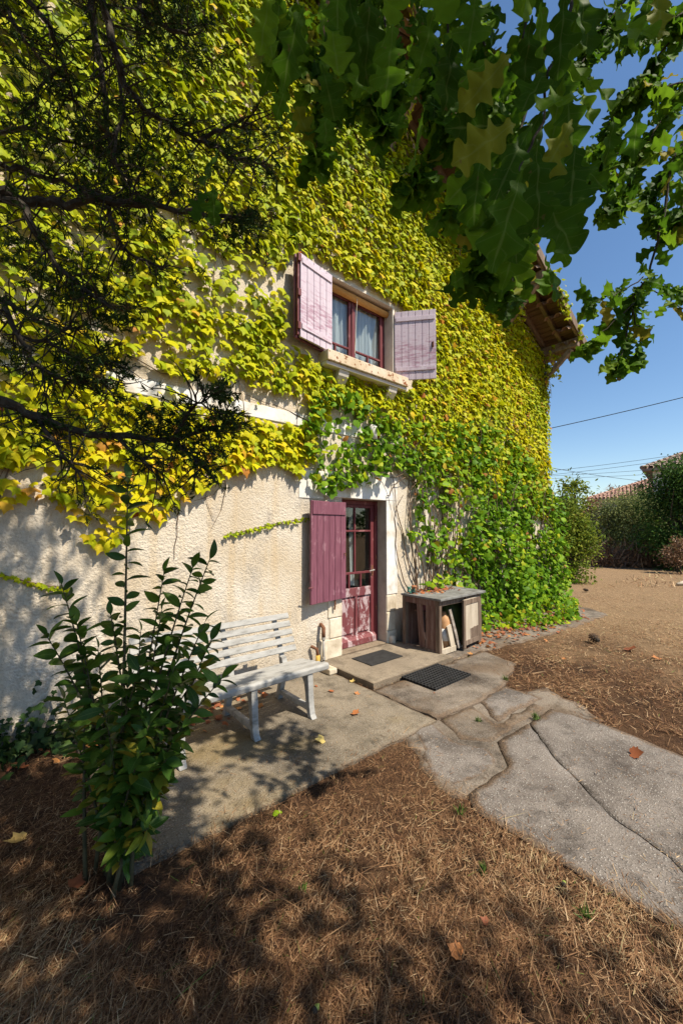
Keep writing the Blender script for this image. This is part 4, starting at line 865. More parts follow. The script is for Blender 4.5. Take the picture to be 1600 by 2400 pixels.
# ================================================================== LAUREL SHRUB
lau = thing('laurel_shrub', (.47, 2.2, 0), 'dark glossy laurel shrub with yellowing lower leaves before the bench', 'shrub')
base = np.array([.47, 2.20, 0]); TT = []; DD = []
tips = [(300, 1125, 2.02), (492, 1310, 2.05), (452, 1330, 1.98), (145, 1370, 2.0), (110, 1490, 1.95), (385, 1340, 2.1), (520, 1590, 1.95), (495, 1500, 2.1), (260, 1440, 1.9), (330, 1480, 2.2), (200, 1560, 2.15), (410, 1560, 1.85),
        (470, 1570, 2.05), (405, 1740, 1.9), (240, 1650, 1.75), (350, 1700, 1.8), (300, 1820, 1.8), (350, 1940, 1.78), (270, 1880, 1.95), (390, 1650, 2.2), (480, 1460, 1.9), (300, 1600, 1.85), (150, 1640, 2.1), (330, 1560, 1.8), (230, 1520, 2.1), (390, 1780, 1.8), (270, 1700, 2.1), (330, 1760, 1.75), (420, 1700, 2.0), (290, 1960, 1.8), (380, 1430, 2.0), (180, 1460, 2.0)]
for ti, (px, py, dp) in enumerate(tips):
    e = at(px, py, dp); b = base+rng.normal(0, .05, 3)*np.array([1, 1, 0]); m = (b+e)/2; m[:2] = b[:2]+(e[:2]-b[:2])*.28; m += rng.normal(0, .02, 3)
    ts = np.linspace(0, 1, 12); pts = [(1-t)**2*b+2*t*(1-t)*m+t*t*e for t in ts]
    L = np.linalg.norm(e-b); MB().tube(pts, [.011*(1-.8*t)*(1 if ti else 1.15) for t in ts], 6).build('stem', M_stem, lau, smooth=True)
    nl = int(26+L*14)
    for k in range(nl):
        t = 1-(k/nl)**1.15*(.78 if L > .9 else .6); t = min(max(t, .12), 1); p = (1-t)**2*b+2*t*(1-t)*m+t*t*e; tg = unit(2*(1-t)*(m-b)+2*t*(e-m)); a = k*2.4+random.random()*.8
        u = unit(np.cross(tg, (.2, .1, 1))); w = np.cross(tg, u); d = unit(tg*random.uniform(.25, .8)+(math.cos(a)*u+math.sin(a)*w)*.9-np.array([0, 0, random.uniform(0, .5)*(1.4-t)]))
        if k == 0: d = tg
        TT.append(p); DD.append(d)
TT = np.array(TT); DD = np.array(DD); n = len(TT); hl = np.clip((.95-TT[:, 2])/.6, 0, 1)
rl = np.clip(rng.random(n)*.85, 0, 1); ylw = rng.random(n) < .03+.34*hl; rl[ylw] = rng.uniform(.88, 1, ylw.sum())
leaves(lau, laurT, TT, DD, unit(np.array([.1, -.3, 1.0])+rng.normal(0, .5, (n, 3))), rng.uniform(.062, .112, n), rl, M_laurel, 300)

# ================================================================== JUNIPER
jun = thing('juniper_tree', (-1.5, 1.6, 0), 'dark juniper with bare twisted branches reaching in at the left', 'tree')
MB().tube([(-1.5, 1.6, -.1), (-1.45, 1.65, 1), (-1.55, 1.7, 2.2), (-1.4, 1.75, 3.6), (-1.2, 1.7, 5.2), (-1.1, 1.6, 6.6)], [.19, .16, .14, .12, .08, .03], 10).build('trunk', M_bark, jun, smooth=True)
JB = [([(-150, -200), (180, -80), (210, 0), (225, 90), (243, 200), (257, 340), (263, 380)], 2.0, .018), ([(-100, -160), (225, -60), (237, 0), (268, 112), (290, 200), (339, 254), (415, 304), (473, 330)], 1.95, .017),
      ([(-250, 420), (0, 385), (80, 402), (165, 430), (240, 455)], 2.0, .014), ([(-260, 470), (0, 451), (90, 469), (156, 478), (245, 467), (357, 482), (482, 505), (560, 512)], 1.9, .019),
      ([(-200, 400), (45, 470), (90, 558), (134, 620), (187, 670), (250, 714)], 1.9, .014), ([(180, 440), (250, 473), (268, 549), (303, 598), (384, 625)], 1.95, .009),
      ([(-300, 880), (0, 941), (80, 972), (156, 1008), (268, 1021), (402, 1030), (510, 1000)], 1.75, .019), ([(-150, 600), (9, 713), (45, 789), (89, 852), (129, 887), (178, 900), (260, 890)], 1.8, .010),
      ([(-200, 640), (27, 709), (89, 753), (147, 771), (214, 762)], 1.85, .011), ([(0, -60), (107, 50), (138, 112), (165, 210), (196, 268)], 2.05, .010), ([(268, 112), (292, 260), (262, 370), (310, 440), (338, 470)], 1.95, .007),
      ([(-120, 30), (20, 28), (60, 100), (130, 170), (60, 260)], 2.1, .010), ([(-100, 330), (60, 300), (150, 330), (250, 350)], 2.1, .008), ([(290, -100), (320, -20), (350, 60), (440, 80)], 2.0, .012), ([(473, 330), (530, 300), (590, 290)], 1.95, .008), ([(473, 330), (540, 370), (610, 385)], 1.95, .008),
      ([(45, 789), (110, 800), (190, 840), (250, 850)], 1.8, .007), ([(80, 972), (150, 1060), (180, 1100)], 1.75, .007), ([(268, 1021), (330, 1080), (380, 1110)], 1.75, .007), ([(402, 1030), (450, 960), (490, 915)], 1.72, .007), ([(402, 1030), (450, 1070), (470, 1100)], 1.75, .006)]
sprT = []; sprD = []
tw = MB()
for pix, dp, r in JB:
    pts = []; dd_ = dp
    for i, (x, y) in enumerate(pix): pts.append(at(x, y, dd_)); dd_ += random.uniform(-.06, .06)
    P_ = []
    for a, b in zip(pts[:-1], pts[1:]):
        for k in range(4): P_.append(a+(b-a)*k/4+rng.normal(0, .006, 3))
    P_.append(pts[-1]); m = len(P_)
    MB().tube(P_, [r*1.15*(1.05-.7*i/m)*(1+.25*random.random()) for i in range(m)], 7).build('branch', M_bark, jun)
    for i in range(3, m):
        for _ in range(3):
            d = unit(unit(P_[i]-P_[i-1])*.7+rng.normal(0, .75, 3)+np.array([0, 0, -.12])); L = random.uniform(.07, .24); q = [P_[i]]; 
            for k in range(5): d = unit(d+rng.normal(0, .15, 3)); q.append(q[-1]+d*L/5)
            tw.tube(q, [.0042, .0038, .0032, .0026, .002, .0014], 4, False)
            for s in range(random.choice((0, 0, 0, 1, 3, 5)) if i < m*.65 else random.choice((1, 4, 8))):
                kk = random.randint(2, 5); sprT.append(q[kk]+rng.normal(0, .012, 3)); sprD.append(unit(d+rng.normal(0, .7, 3)))
o = tw.build('twigs', M_bark, jun); o['kind'] = 'stuff'
# dense green tufts
for cx, cy, dp, rad, k in ((530, 990, 1.72, .055, 90), (505, 925, 1.72, .04, 50), (400, 990, 1.75, .06, 110), (330, 980, 1.78, .05, 60), (450, 1040, 1.75, .07, 90), (260, 850, 1.8, .05, 50), (180, 870, 1.8, .05, 50), (600, 510, 1.9, .05, 50), (560, 530, 1.9, .06, 70), (540, 350, 1.95, .06, 60), (400, 60, 2.0, .14, 160), (340, 100, 2.0, .12, 120), (440, 40, 2.0, .10, 90),
        (60, 330, 2.0, .09, 80), (20, 560, 1.95, .08, 90), (220, 690, 1.85, .09, 110), (100, 650, 1.9, .08, 80), (280, 740, 1.85, .06, 60), (330, 400, 1.95, .09, 90), (180, 300, 2.0, .1, 80), (40, 60, 2.1, .12, 100), (20, 830, 1.8, .07, 60), (100, 1000, 1.78, .05, 50), (250, 320, 1.95, .07, 60), (430, 430, 1.95, .09, 80)):
    c = at(cx, cy, dp)
    for _ in range(int(k*1.1)): sprT.append(c+rng.normal(0, rad*.75, 3)); sprD.append(unit(rng.normal(0, .6, 3)+np.array([.35, 0, -.1])))
sprT = np.array(sprT); sprD = np.array(sprD); ns = len(sprT); nb_ = 11
T = np.repeat(sprT, nb_, 0); D = unit(np.repeat(sprD, nb_, 0)+rng.normal(0, .55, (ns*nb_, 3))); T = T+np.repeat(sprD, nb_, 0)*rng.uniform(0, .03, (ns*nb_, 1))
rj = np.clip(np.repeat(rng.random(ns)*.8+.25*(rng.random(ns) < .25), nb_)+rng.normal(0, .06, ns*nb_), 0, 1); sz = rng.uniform(.014, .034, ns*nb_)
v, f, r = scatter(needle[0], frames(D, rdir(len(T))), T, sz, rj)
o = link('foliage', fastmesh('foliage', v-ORG[jun.name], f, M_jun, r), jun); o['kind'] = 'stuff'
# upper crown, above the frame, shading the wall
n = 1500; c = np.array([(-.8, 1.7, 5.4), (-.3, 1.6, 5.0), (-1.1, 2.2, 4.4), (.1, 1.1, 5.8)])[rng.integers(0, 4, n)]+rng.normal(0, 1, (n, 3))*np.array([.45, .4, .5])
nb_ = 7; T = np.repeat(c, nb_, 0)+rng.normal(0, .03, (n*nb_, 3)); v, f, r = scatter(needle[0], frames(rdir(n*nb_), rdir(n*nb_)), T, rng.uniform(.04, .09, n*nb_), rng.random(n*nb_))
o = link('crown', fastmesh('crown', v-ORG[jun.name], f, M_jun, r), jun); o['kind'] = 'stuff'

# ================================================================== OAK
oak = thing('oak_tree', (-1.1, -1.9, 0), 'oak overhead with lobed leaves hanging across the top of the view', 'tree')
MB().tube([(-1.1, -1.9, -.1), (-1.1, -1.85, .8), (-1.05, -1.8, 2.2), (-.8, -1.6, 3.6), (-.4, -1.2, 4.8), (.1, -.6, 5.8), (.4, .2, 6.8)], [.30, .24, .22, .19, .15, .10, .05], 12).build('trunk', M_bark, oak, smooth=True)
for pts, r0 in (([(-.8, -1.6, 3.6), (.2, -1.3, 4.6), (1.2, -.7, 4.9), (2.0, .2, 4.6)], .08), ([(-.4, -1.2, 4.8), (.5, -.4, 5.0), (1.1, .3, 4.6)], .07), ([(.1, -.6, 5.8), (.6, .5, 6.6), (.8, 1.2, 7.2)], .06)):
    MB().tube(pts, [r0*(1-.8*i/(len(pts)-1)) for i in range(len(pts))], 8).build('limb', M_bark, oak, smooth=True)
OT = []; OD = []; OS = []; ON = []
def oleaf(p, d, s, nrm=None):
    OT.append(p); OD.append(d); OS.append(s); ON.append(nrm if nrm is not None else unit(-Fh*random.choice((1, 1, -1))*1.0+rng.normal(0, .55, 3)+np.array([0, 0, .35])))
def twig(pix, d0, d1, r, per, size, spread=.9, hang=.55):
    k = len(pix); pts = [at(x, y, d0+(d1-d0)*i/max(1, k-1)) for i, (x, y) in enumerate(pix)]
    Q = []
    for a, b in zip(pts[:-1], pts[1:]):
        for j in range(4): Q.append(a+(b-a)*j/4+rng.normal(0, .004, 3))
    Q.append(pts[-1]); m = len(Q)
    MB().tube(Q, [r*(1-.7*i/m) for i in range(m)], 6).build('twig', M_bark, oak, smooth=True)
    L = sum(np.linalg.norm(b-a) for a, b in zip(Q[:-1], Q[1:])); nl = int(L*per)
    for j in range(nl):
        t = random.random()**.7*(m-1.01); i = int(t); p = Q[i]+(Q[i+1]-Q[i])*(t-i); tg = unit(Q[i+1]-Q[i])
        d = unit(tg*.6+rng.normal(0, spread*.6, 3)+np.array([0, 0, -hang])); oleaf(p, d, random.uniform(.7, 1.2)*size)
    for j in range(4): oleaf(Q[-1], unit(unit(Q[-1]-Q[-2])+rng.normal(0, .5, 3)), random.uniform(.8, 1.15)*size)
# hanging spray on the right, against the sky
twig([(1570, 400), (1546, 540), (1514, 646), (1483, 706), (1471, 775), (1450, 830)], 1.8, 1.7, .006, 34, .105)
twig([(1506, 652), (1450, 685), (1390, 708)], 1.74, 1.66, .003, 46, .10); twig([(1510, 655), (1560, 668), (1620, 690)], 1.74, 1.75, .003, 50, .10)
twig([(1485, 710), (1420, 770), (1385, 800)], 1.7, 1.66, .003, 42, .10); twig([(1471, 775), (1450, 850)], 1.7, 1.68, .003, 60, .10); twig([(1480, 720), (1500, 790), (1490, 830)], 1.7, 1.72, .003, 55, .095)
twig([(1500, 660), (1590, 720), (1650, 740)], 1.8, 1.8, .003, 40, .10)
# crown mass at the top right
for a in ([(1720, -60), (1600, 60), (1500, 180), (1420, 300), (1400, 420)], [(1700, 100), (1590, 220), (1520, 330), (1470, 440), (1440, 490)], [(1680, 250), (1600, 330), (1540, 430), (1530, 510)], [(1600, -150), (1480, -20), (1400, 80), (1340, 180)], [(1700, -150), (1640, 0), (1560, 60), (1470, 90)], [(1650, 330), (1610, 420), (1590, 520)], [(1720, 120), (1640, 190), (1560, 200), (1490, 210)], [(1560, 330), (1480, 350), (1410, 370), (1370, 400)]):
    twig(a, 2.0, 1.8, .006, 80, .108)
# mid layer over the gable
for a in ([(1100, -80), (1120, 60), (1150, 170), (1180, 250)], [(1250, -80), (1220, 100), (1190, 200), (1170, 330)], [(960, -100), (980, 40), (1000, 160), (1040, 280)], [(780, -100), (800, 40), (830, 140), (860, 230)], [(620, -80), (650, 40), (660, 120)], [(1240, 220), (1200, 400), (1170, 520), (1100, 640)], [(1290, 380), (1250, 500), (1220, 600), (1190, 690)], [(1230, 420), (1210, 540), (1160, 650)], [(1080, 230), (1090, 380), (1060, 480)], [(690, -60), (700, 60), (740, 150), (760, 220)], [(900, -60), (900, 60), (930, 180)], [(840, -60), (860, 80), (880, 200), (900, 300)], [(1040, -60), (1050, 90), (1080, 200), (1100, 330)], [(720, 60), (730, 180), (750, 280), (740, 360)], [(1000, 100), (1010, 260), (1000, 380), (960, 430)], [(1160, 300), (1150, 450), (1120, 560)]):
    twig(a, 1.5, 1.25, .005, 66, .105)
# big leaves close to the camera
twig([(1360, -60), (1346, 0), (1301, 127), (1263, 287), (1212, 408), (1190, 470)], .80, .72, .0042, 5, .12)
near = [(1330, 60, 210, -100), (1390, 30, 200, -60), (1240, 110, 230, -95), (1420, 240, 210, -70), (1350, 300, 260, -80), (1300, 380, 250, -105), (1390, 400, 200, -60), (1130, 400, 260, -150), (1180, 500, 280, -110), (1280, 520, 240, -75), (1230, 300, 230, -140), (1090, 300, 200, -160), (1150, 180, 210, -140), (1040, 200, 210, -100), (960, 230, 200, -95), (900, 130, 220, -100),
        (850, 60, 200, -80), (760, 120, 230, -95), (700, 250, 190, -110), (790, 230, 170, -85), (740, 350, 150, -95), (680, 60, 200, -110), (1010, 60, 220, -80), (1110, 60, 230, -100), (1210, 20, 230, -85), (1460, 100, 220, -50), (1540, 60, 220, -95), (1040, 450, 180, -125), (980, 330, 170, -100), (500, 410, 150, -115), (520, 470, 120, -80), (490, 470, 110, -120), (1250, 650, 160, -100), (1100, 620, 150, -110), (1330, 200, 220, -75), (880, 250, 160, -100), (1450, 330, 170, -95), (640, 150, 170, -90),
        (1270, 420, 260, -95), (1360, 480, 230, -85), (1200, 380, 240, -120), (1020, 130, 200, -95), (940, 30, 200, -100), (800, 20, 190, -85), (1080, 160, 200, -85), (1140, 300, 200, -95), (1290, 250, 240, -90), (860, 180, 180, -80), (730, 30, 190, -95)]
near += [(1200, 590, 200, -95), (1245, 560, 210, -80), (1170, 640, 170, -110), (1265, 640, 170, -85), (1215, 660, 150, -100), (1150, 570, 180, -100)]
for x, y, L, ang in near+[(a+random.uniform(-60, 60), b-random.uniform(0, 70), c*.9, d) for a, b, c, d in near if a > 560]:
    L *= random.uniform(.45, .78); x += random.uniform(-25, 25); y += random.uniform(-20, 20)
    s = random.uniform(.105, .135); dp = s*FPX/L; a = R(ang+random.uniform(-12, 12)); d3 = Rt*math.cos(a)+Up*math.sin(a); p = at(x, y, dp)-d3*s*.5
    oleaf(p, unit(d3+Fw*random.uniform(-.35, .35)), s, unit(-Fw+rng.normal(0, .38, 3)))
nvis = len(OT)
# unseen canopy clumps overhead and behind, added to shade leaves, wall and ground
def cblob(c, rad, n, s=(.10, .15)):
    for _ in range(n): oleaf(np.array(c)+rng.normal(0, 1, 3)*np.array(rad), unit(rng.normal(0, .6, 3)+np.array([0, 0, -.3])), random.uniform(*s), unit(rng.normal(0, .5, 3)+np.array([0, 0, 1])))
for c_, r_, k_ in (((1.05, -.5, 4.4), (.5, .45, .30), 620), ((.6, -.9, 3.9), (.5, .4, .3), 480), ((1.4, -1.1, 4.2), (.35, .4, .3), 200), ((-.1, -.3, 4.2), (.5, .5, .3), 330), ((.2, .3, 5.0), (.5, .4, .3), 260), ((1.0, .2, 4.2), (.35, .3, .25), 170),
        ((.95, .85, 5.4), (.35, .3, .35), 230), ((.35, .95, 5.3), (.3, .3, .3), 150), ((.9, .9, 7.6), (.7, .5, .5), 260), ((0, .9, 7.4), (.6, .5, .5), 220), ((.7, .75, 4.7), (.3, .25, .25), 170), ((.35, .6, 4.6), (.3, .25, .25), 150), ((.75, -1.35, 4.0), (.4, .3, .3), 240), ((1.45, -1.65, 4.5), (.4, .25, .25), 190), ((2.25, -2.35, 4.5), (.3, .25, .25), 130), ((1.8, -2.0, 4.4), (.28, .2, .2), 150), ((1.15, -1.5, 4.6), (.4, .25, .25), 170)): cblob(c_, r_, k_)
for _ in range(2600):                                     # unseen bulk of the crown, added above and behind to cut sky fill
    p = np.array([random.uniform(-5, 1.3), random.uniform(-5, .9), random.uniform(4.6, 7.4)])
    if math.sin(p[0]*2.1+1)+math.sin(p[1]*2.4)+math.sin(p[2]*2+p[0]) < -.5: continue
    oleaf(p, unit(rng.normal(0, .6, 3)+np.array([0, 0, -.3])), random.uniform(.16, .26), unit(rng.normal(0, .5, 3)+np.array([0, 0, 1])))
OT = np.array(OT); OD = np.array(OD); OS = np.array(OS); ON = np.array(ON); ro = rng.random(len(OT))*.93; ro[rng.random(len(OT)) < .02] = 1.0
leaves(oak, oakT, OT, OD, ON, OS, ro, M_oak, 300)
for i, (x, y) in enumerate(((1464, 872), (1450, 884))):
    p = at(x, y, 1.69); o = MB().lathe(p-np.array([0, 0, .012]), [(.002, -.004), (.008, .0), (.0095, .012), (.007, .022)], 10).build('acorn', surf('acorn_green%d' % i, [(.3, (.16, .17, .06)), (.7, (.24, .22, .10))], 30, .5, 60, .1, .001), oak, smooth=True)
    MB().lathe(p+np.array([0, 0, .008]), [(.0102, 0), (.0105, .006), (.003, .012)], 10).build('acorn_cup', M_bark, o, smooth=True)
    MB().tube([p+np.array([0, 0, .018]), at(1452, 842, 1.69)], .0012, 4).build('acorn_stalk', M_stem, oak)

M_givy = leafmat('dark_ivy_leaf', [(0, (.015, .035, .010)), (.6, (.035, .075, .016)), (1, (.08, .12, .02))], .2, .45, .2)
gi = thing('ground_ivy', (.25, 3.7, 0), 'dark ivy creeping at the foot of the shaded wall left of the bench', 'ivy'); n = 420
Q = np.stack([rng.uniform(-.15, .62, n), WY-.03-np.abs(rng.normal(0, .14, n)), np.abs(rng.normal(0, .10, n))+.02], -1); w_ = rng.random(n) < .4; Q[w_, 1] = WY-.04; Q[w_, 2] = rng.uniform(0, .55, w_.sum())*rng.random(w_.sum())
leaves(gi, [ivyA, ivyB], Q, unit(np.array([0, -.5, -.3])+rng.normal(0, .5, (n, 3))), unit(np.array([0, -.6, .8])+rng.normal(0, .35, (n, 3))), rng.uniform(.035, .075, n), rng.random(n)*.8, M_givy, 300)
# ================================================================== LITTER
def fallen(px, py, s, rn, label, z=.022, tm=None):
    p = gnd(px, py, z); d = rng.normal(0, 1, 3); d[2] = .05; tv, tf = tm or random.choice((ivyA, ivyB, grA)); tv = tv.copy(); tv[:, 2] *= -1.6; tv[:, 1] -= .4
    F = frames(unit(d)[None], unit(np.array([[.1, -.1, 1.0]])+rng.normal(0, .25, (1, 3))))[0]; v = tv@(F*s).T; v[:, 2] -= v[:, 2].min()-.002
    o = link('fallen_leaf', fastmesh('fallen_leaf', v, tf, M_litter, np.full(len(v), rn), True), None, p); tag(o, label, 'leaf', 'leaves fallen on the ground')
for a in ((750, 1737, .085, 1.0, 'curled pale yellow leaf on the patio slab below the bench'), (833, 1674, .085, .45, 'curled orange leaf in the middle of the patio slab'), (776, 1622, .06, .3, 'red-orange leaf on the patio nearest the bench end', ), (836, 1627, .055, .5, 'small orange leaf on the patio near the step edge'), (826, 1598, .06, .95, 'yellow leaf at the joint of patio and step'),
          (1490, 1772, .09, .15, 'rust red leaf on the large aggregate slab'), (1478, 1524, .15, .12, 'clump-like dark red dead leaf on the lawn past the pine cone'), (1536, 1543, .11, .5, 'pale orange leaf on the lawn at the picture edge side'), (1101, 1534, .07, .6, 'golden leaf on concrete before the cabinet'), (955, 1607, .04, .35, 'small orange leaf beside the rubber mat corner'), (1020, 1626, .035, .2, 'tiny red leaf in front of the rubber mat'),
          (40, 1975, .10, .85, 'pale papery leaf in the shade at the left edge'), (180, 2070, .07, .1, 'dark red leaf at the foot of the laurel'), (1135, 2160, .035, .1, 'tiny red leaf in the foreground straw'), (1068, 2235, .06, .5, 'torn orange leaf in the foreground straw'), (1320, 1545, .05, .5, 'small tan leaf on the lawn beside the path'), (1330, 1630, .04, .4, 'tiny orange leaf near the path edge'), (50, 1800, .08, .3, 'brown red leaf in the dark corner left of the laurel')):
    fallen(*a)
for (px, py, s, lb) in ((654, 1912, .05, 'fresh green leaf fallen on the brown straw'),): 
    p = gnd(px, py, .02); tv, tf = grB; v = tv*s; v[:, 2] += .012; o = link('fallen_leaf', fastmesh('fallen_leaf', v, tf, M_vine, np.full(len(v), .7), True), None, p); tag(o, lb, 'leaf', 'leaves fallen on the ground')
# dead leaf drifts that nobody could count
n = 900; c = rng.integers(0, 5, n); C = np.array([(5.6, 3.25, .03), (6.4, 3.1, .03), (4.75, 3.5, ct), (1.1, 3.55, .03), (7.4, 3.0, .03)])[c]; S_ = np.array([(.5, .2, .01), (.5, .2, .01), (.24, .09, .008), (.4, .15, .01), (.6, .2, .01)])[c]
T = C+rng.normal(0, 1, (n, 3))*S_; T[:, 2] = C[:, 2]+np.abs(rng.normal(0, 1, n))*.012; T[:, 0] = np.where(c == 2, np.clip(T[:, 0], 4.3, 5.15), T[:, 0]); T[:, 1] = np.where(c == 2, np.clip(T[:, 1], 3.2, 3.66), T[:, 1])
D = rng.normal(0, 1, (n, 3)); D[:, 2] *= .15
v, f, r = scatter(ivyA, frames(D, unit(np.array([0, 0, 1.])+rng.normal(0, .35, (n, 3)))), T, rng.uniform(.02, .07, n), rng.random(n)*.6)
tag(link('dead_leaves', fastmesh('dead_leaves', v, f, M_litter, r, True)), 'drift of dead red-brown leaves along the wall foot', 'dead leaves', kind='stuff')
# green tufts
def tuft(px, py, h, n, label):
    p = gnd(px, py, .02); T = np.zeros((n, 3)); T[:, :2] = rng.normal(0, h*.18, (n, 2)); D = unit(np.array([0, 0, .9])+rng.normal(0, .5, (n, 3))); F = frames(D, rdir(n)); L = rng.uniform(.5, 1, n)*h
    S = F.copy(); S[:, :, 0] *= .006; S[:, :, 1] *= L[:, None]; S[:, :, 2] *= L[:, None]; v, f, r = scatter(blade, S, T, np.ones(n), rng.random(n))
    o = link('grass_tuft', fastmesh('grass_tuft', v, f, M_grass, r), None, p); tag(o, label, 'grass tuft', 'green tufts growing in the cracks')
for a in ((1255, 1684, .07, 40, 'bright green grass tuft in the crack behind the big aggregate slab'), (1120, 1690, .05, 26, 'thin green tuft between the broken slabs'), (1075, 1905, .07, 26, 'green weed at the near corner of the aggregate slab'), (1130, 2042, .05, 24, 'small green weed in the foreground straw near the slab'), (1185, 1594, .07, 40, 'pale green tuft on the lawn edge beyond the rubber mat'), (1375, 2150, .06, 30, 'green weed at the slab edge in the lower foreground'), (710, 2085, .05, 16, 'tiny green sprout in sunlit straw below the patio')): tuft(*a)
for (x, y, lb) in ((1322, 2075, 'green acorn lying on the aggregate slab edge'), (742, 2370, 'green acorn in the straw at the bottom edge')):
    p = gnd(x, y, .025); t = thing('acorn', tuple(p), lb, 'acorn', 'fallen acorns'); MB().tube([p+np.array([-.012, 0, .008]), p+np.array([-.006, .002, .008]), p+np.array([.006, .004, .008]), p+np.array([.015, .006, .008])], [.003, .009, .009, .002], 8).build('nut', M_grass if False else surf('acorn_skin', [(.3, (.22, .28, .05)), (.7, (.30, .34, .08))], 30, .4, 60, .1, .001), t, smooth=True)
    MB().tube([p+np.array([-.016, -.001, .008]), p+np.array([-.012, 0, .008]), p+np.array([-.004, .002, .008])], [.004, .0095, .0102], 8).build('cup', M_bark, t, smooth=True)
# pale weathered log at the edge
p = gnd(1600, 1372); o = MB().tube([p+np.array([-.25, .1, .05]), p+np.array([0, 0, .07]), p+np.array([.35, -.15, .06]), p+np.array([.7, -.4, .05])], [.03, .06, .055, .03], 8).build('weathered_log', M_pale, None, tuple(p), smooth=True); tag(o, 'pale weathered log on the lawn at the edge of view', 'log')

# ================================================================== BACKGROUND
def bush(name, px, base_py, top_py, wpx, label, cat, mat, nleaf, leaf, trunk_h=.25, nblob=9, seed=1, dep=None, stems=3, group='shrubs and trees beyond the lawn', zfloor=.05, loose=.55):
    r = np.random.default_rng(seed); b = gnd(px, base_py) if dep is None else CAM+(Fh+(px-800)/FPX*Rt)*dep*np.array([1, 1, 0])*1.0
    b = np.array([b[0], b[1], 0]); dep_ = (b-CAM)@Fh; H = CAMZ+(1237-top_py)/FPX*dep_; W = wpx/FPX*dep_
    t = thing(name, tuple(b), label, cat, group)
    cs = []; 
    for i in range(nblob):
        a = r.uniform(0, 6.28); q = r.uniform(.1, 1)**.6; h = r.uniform(trunk_h, 1)
        wd = math.sin(math.pi*min(1, .22+.7*h))**.6
        cs.append((b[0]+Rt[0]*math.cos(a)*q*W*.40*wd+Fh[0]*math.sin(a)*q*W*.3*wd, b[1]+Rt[1]*math.cos(a)*q*W*.40*wd+Fh[1]*math.sin(a)*q*W*.3*wd, max(zfloor+.15, H*(h*.92)-.05*W)))
    cs.append((b[0], b[1], H*.86)); cs = np.array(cs); rad = W*.16
    mb = MB()
    for i in range(stems): 
        e = cs[r.integers(len(cs))]; s0 = b+np.array([*r.normal(0, .03*W, 2), -.05]); mid = (s0+e)/2+r.normal(0, .05*W, 3)
        MB().tube([s0, mid, e], [max(.02, .018*H), .012*H, .004*H], 6).build('trunk', M_bark, t)
    for i in range(int(nblob*2.5)):
        e = cs[r.integers(len(cs))]+r.normal(0, rad, 3); s0 = np.array([b[0], b[1], H*.25])+r.normal(0, .05*W, 3); mb.tube([s0, (s0+e)/2+r.normal(0, .04*W, 3), e], [.006*H, .004*H, .0015*H], 4, False)
    o = mb.build('twigs', M_bark, t); o['kind'] = 'stuff'
    k = r.integers(len(cs), size=nleaf); off = r.normal(size=(nleaf, 3)); off = unit(off)*(np.abs(r.normal(.75, loose*.5, (nleaf, 1))))*rad*1.35; T = cs[k]+off; T[:, 2] = np.maximum(T[:, 2], zfloor)
    D = unit(off+r.normal(0, rad, (nleaf, 3))-np.array([0, 0, rad*.3])); N = unit(np.array([.2, -.4, .8])+r.normal(0, .6, (nleaf, 3)))
    rn = np.clip(r.random(nleaf)*.7+.3*r.random(len(cs))[k], 0, 1)
    v, f, rr = scatter(sml[0], frames(D, N), T, r.uniform(.6, 1.3, nleaf)*leaf, rn); o = link('crown', fastmesh('crown', v-ORG[t.name], f, mat, rr), t); o['kind'] = 'stuff'
L_mid = leafmat('shrub_leaf', [(0, (.07, .12, .016)), (.5, (.17, .24, .026)), (.85, (.30, .33, .035)), (1, (.26, .19, .05))], .35, .6, .1)
L_olive = leafmat('olive_leaf', [(0, (.09, .12, .04)), (.5, (.20, .245, .075)), (1, (.34, .36, .15))], .3, .6, .1)
L_dark = leafmat('evergreen_leaf', [(0, (.025, .06, .014)), (.6, (.06, .13, .024)), (1, (.13, .22, .035))], .25, .6, .1)
L_dead = leafmat('dead_leaf', [(0, (.14, .07, .035)), (.6, (.28, .155, .08)), (1, (.38, .25, .14))], .2)
bush('leafy_shrub', 1330, 1362, 1152, 150, 'green leafy shrub just past the vine-covered corner', 'shrub', L_mid, 9000, .085, .1, 20, 3, stems=4)
bush('young_tree', 1350, 1345, 1098, 95, 'tall loose sapling with sparse light leaves behind the green shrub', 'tree', L_mid, 900, .13, .55, 9, 7, stems=2, loose=1.1)
bush('olive_tree', 1500, 1322, 1160, 200, 'grey-green spreading tree on twin stems behind the lawn', 'tree', L_olive, 12000, .10, .22, 24, 12, stems=3)
bush('olive_tree', 1420, 1318, 1172, 120, 'smaller olive-green bush between the leafy shrub and the grey-green tree', 'shrub', L_olive, 6000, .10, .12, 16, 15, stems=3)
bush('evergreen_tree', 1605, 1335, 1072, 190, 'dark evergreen tree at the right edge beneath the nearer roof', 'tree', L_dark, 16000, .12, .08, 28, 21, stems=2)
bush('dead_shrub', 1590, 1345, 1258, 75, 'dead brown shrub at the right edge of the lawn', 'shrub', L_dead, 2500, .06, .15, 10, 24, stems=4)
bush('brown_tree', 1440, 0, 1142, 60, 'brownish treetop showing between the roofs', 'tree', L_dead, 2500, .22, .5, 9, 31, dep=42, loose=1.0)
bush('far_bush', 1335, 0, 1160, 120, 'dark far bush behind the sapling', 'shrub', L_dark, 5000, .2, .1, 16, 33, dep=27)
bush('far_bush', 1385, 0, 1165, 80, 'reddish far bush in front of the tiled roof eave', 'shrub', L_dead, 2500, .16, .2, 10, 34, dep=25, loose=.8)
bush('bare_tree', 1505, 0, 1112, 60, 'thin sparse tree before the tiled roof chimney', 'tree', L_olive, 700, .16, .5, 7, 37, dep=24, loose=1.1)
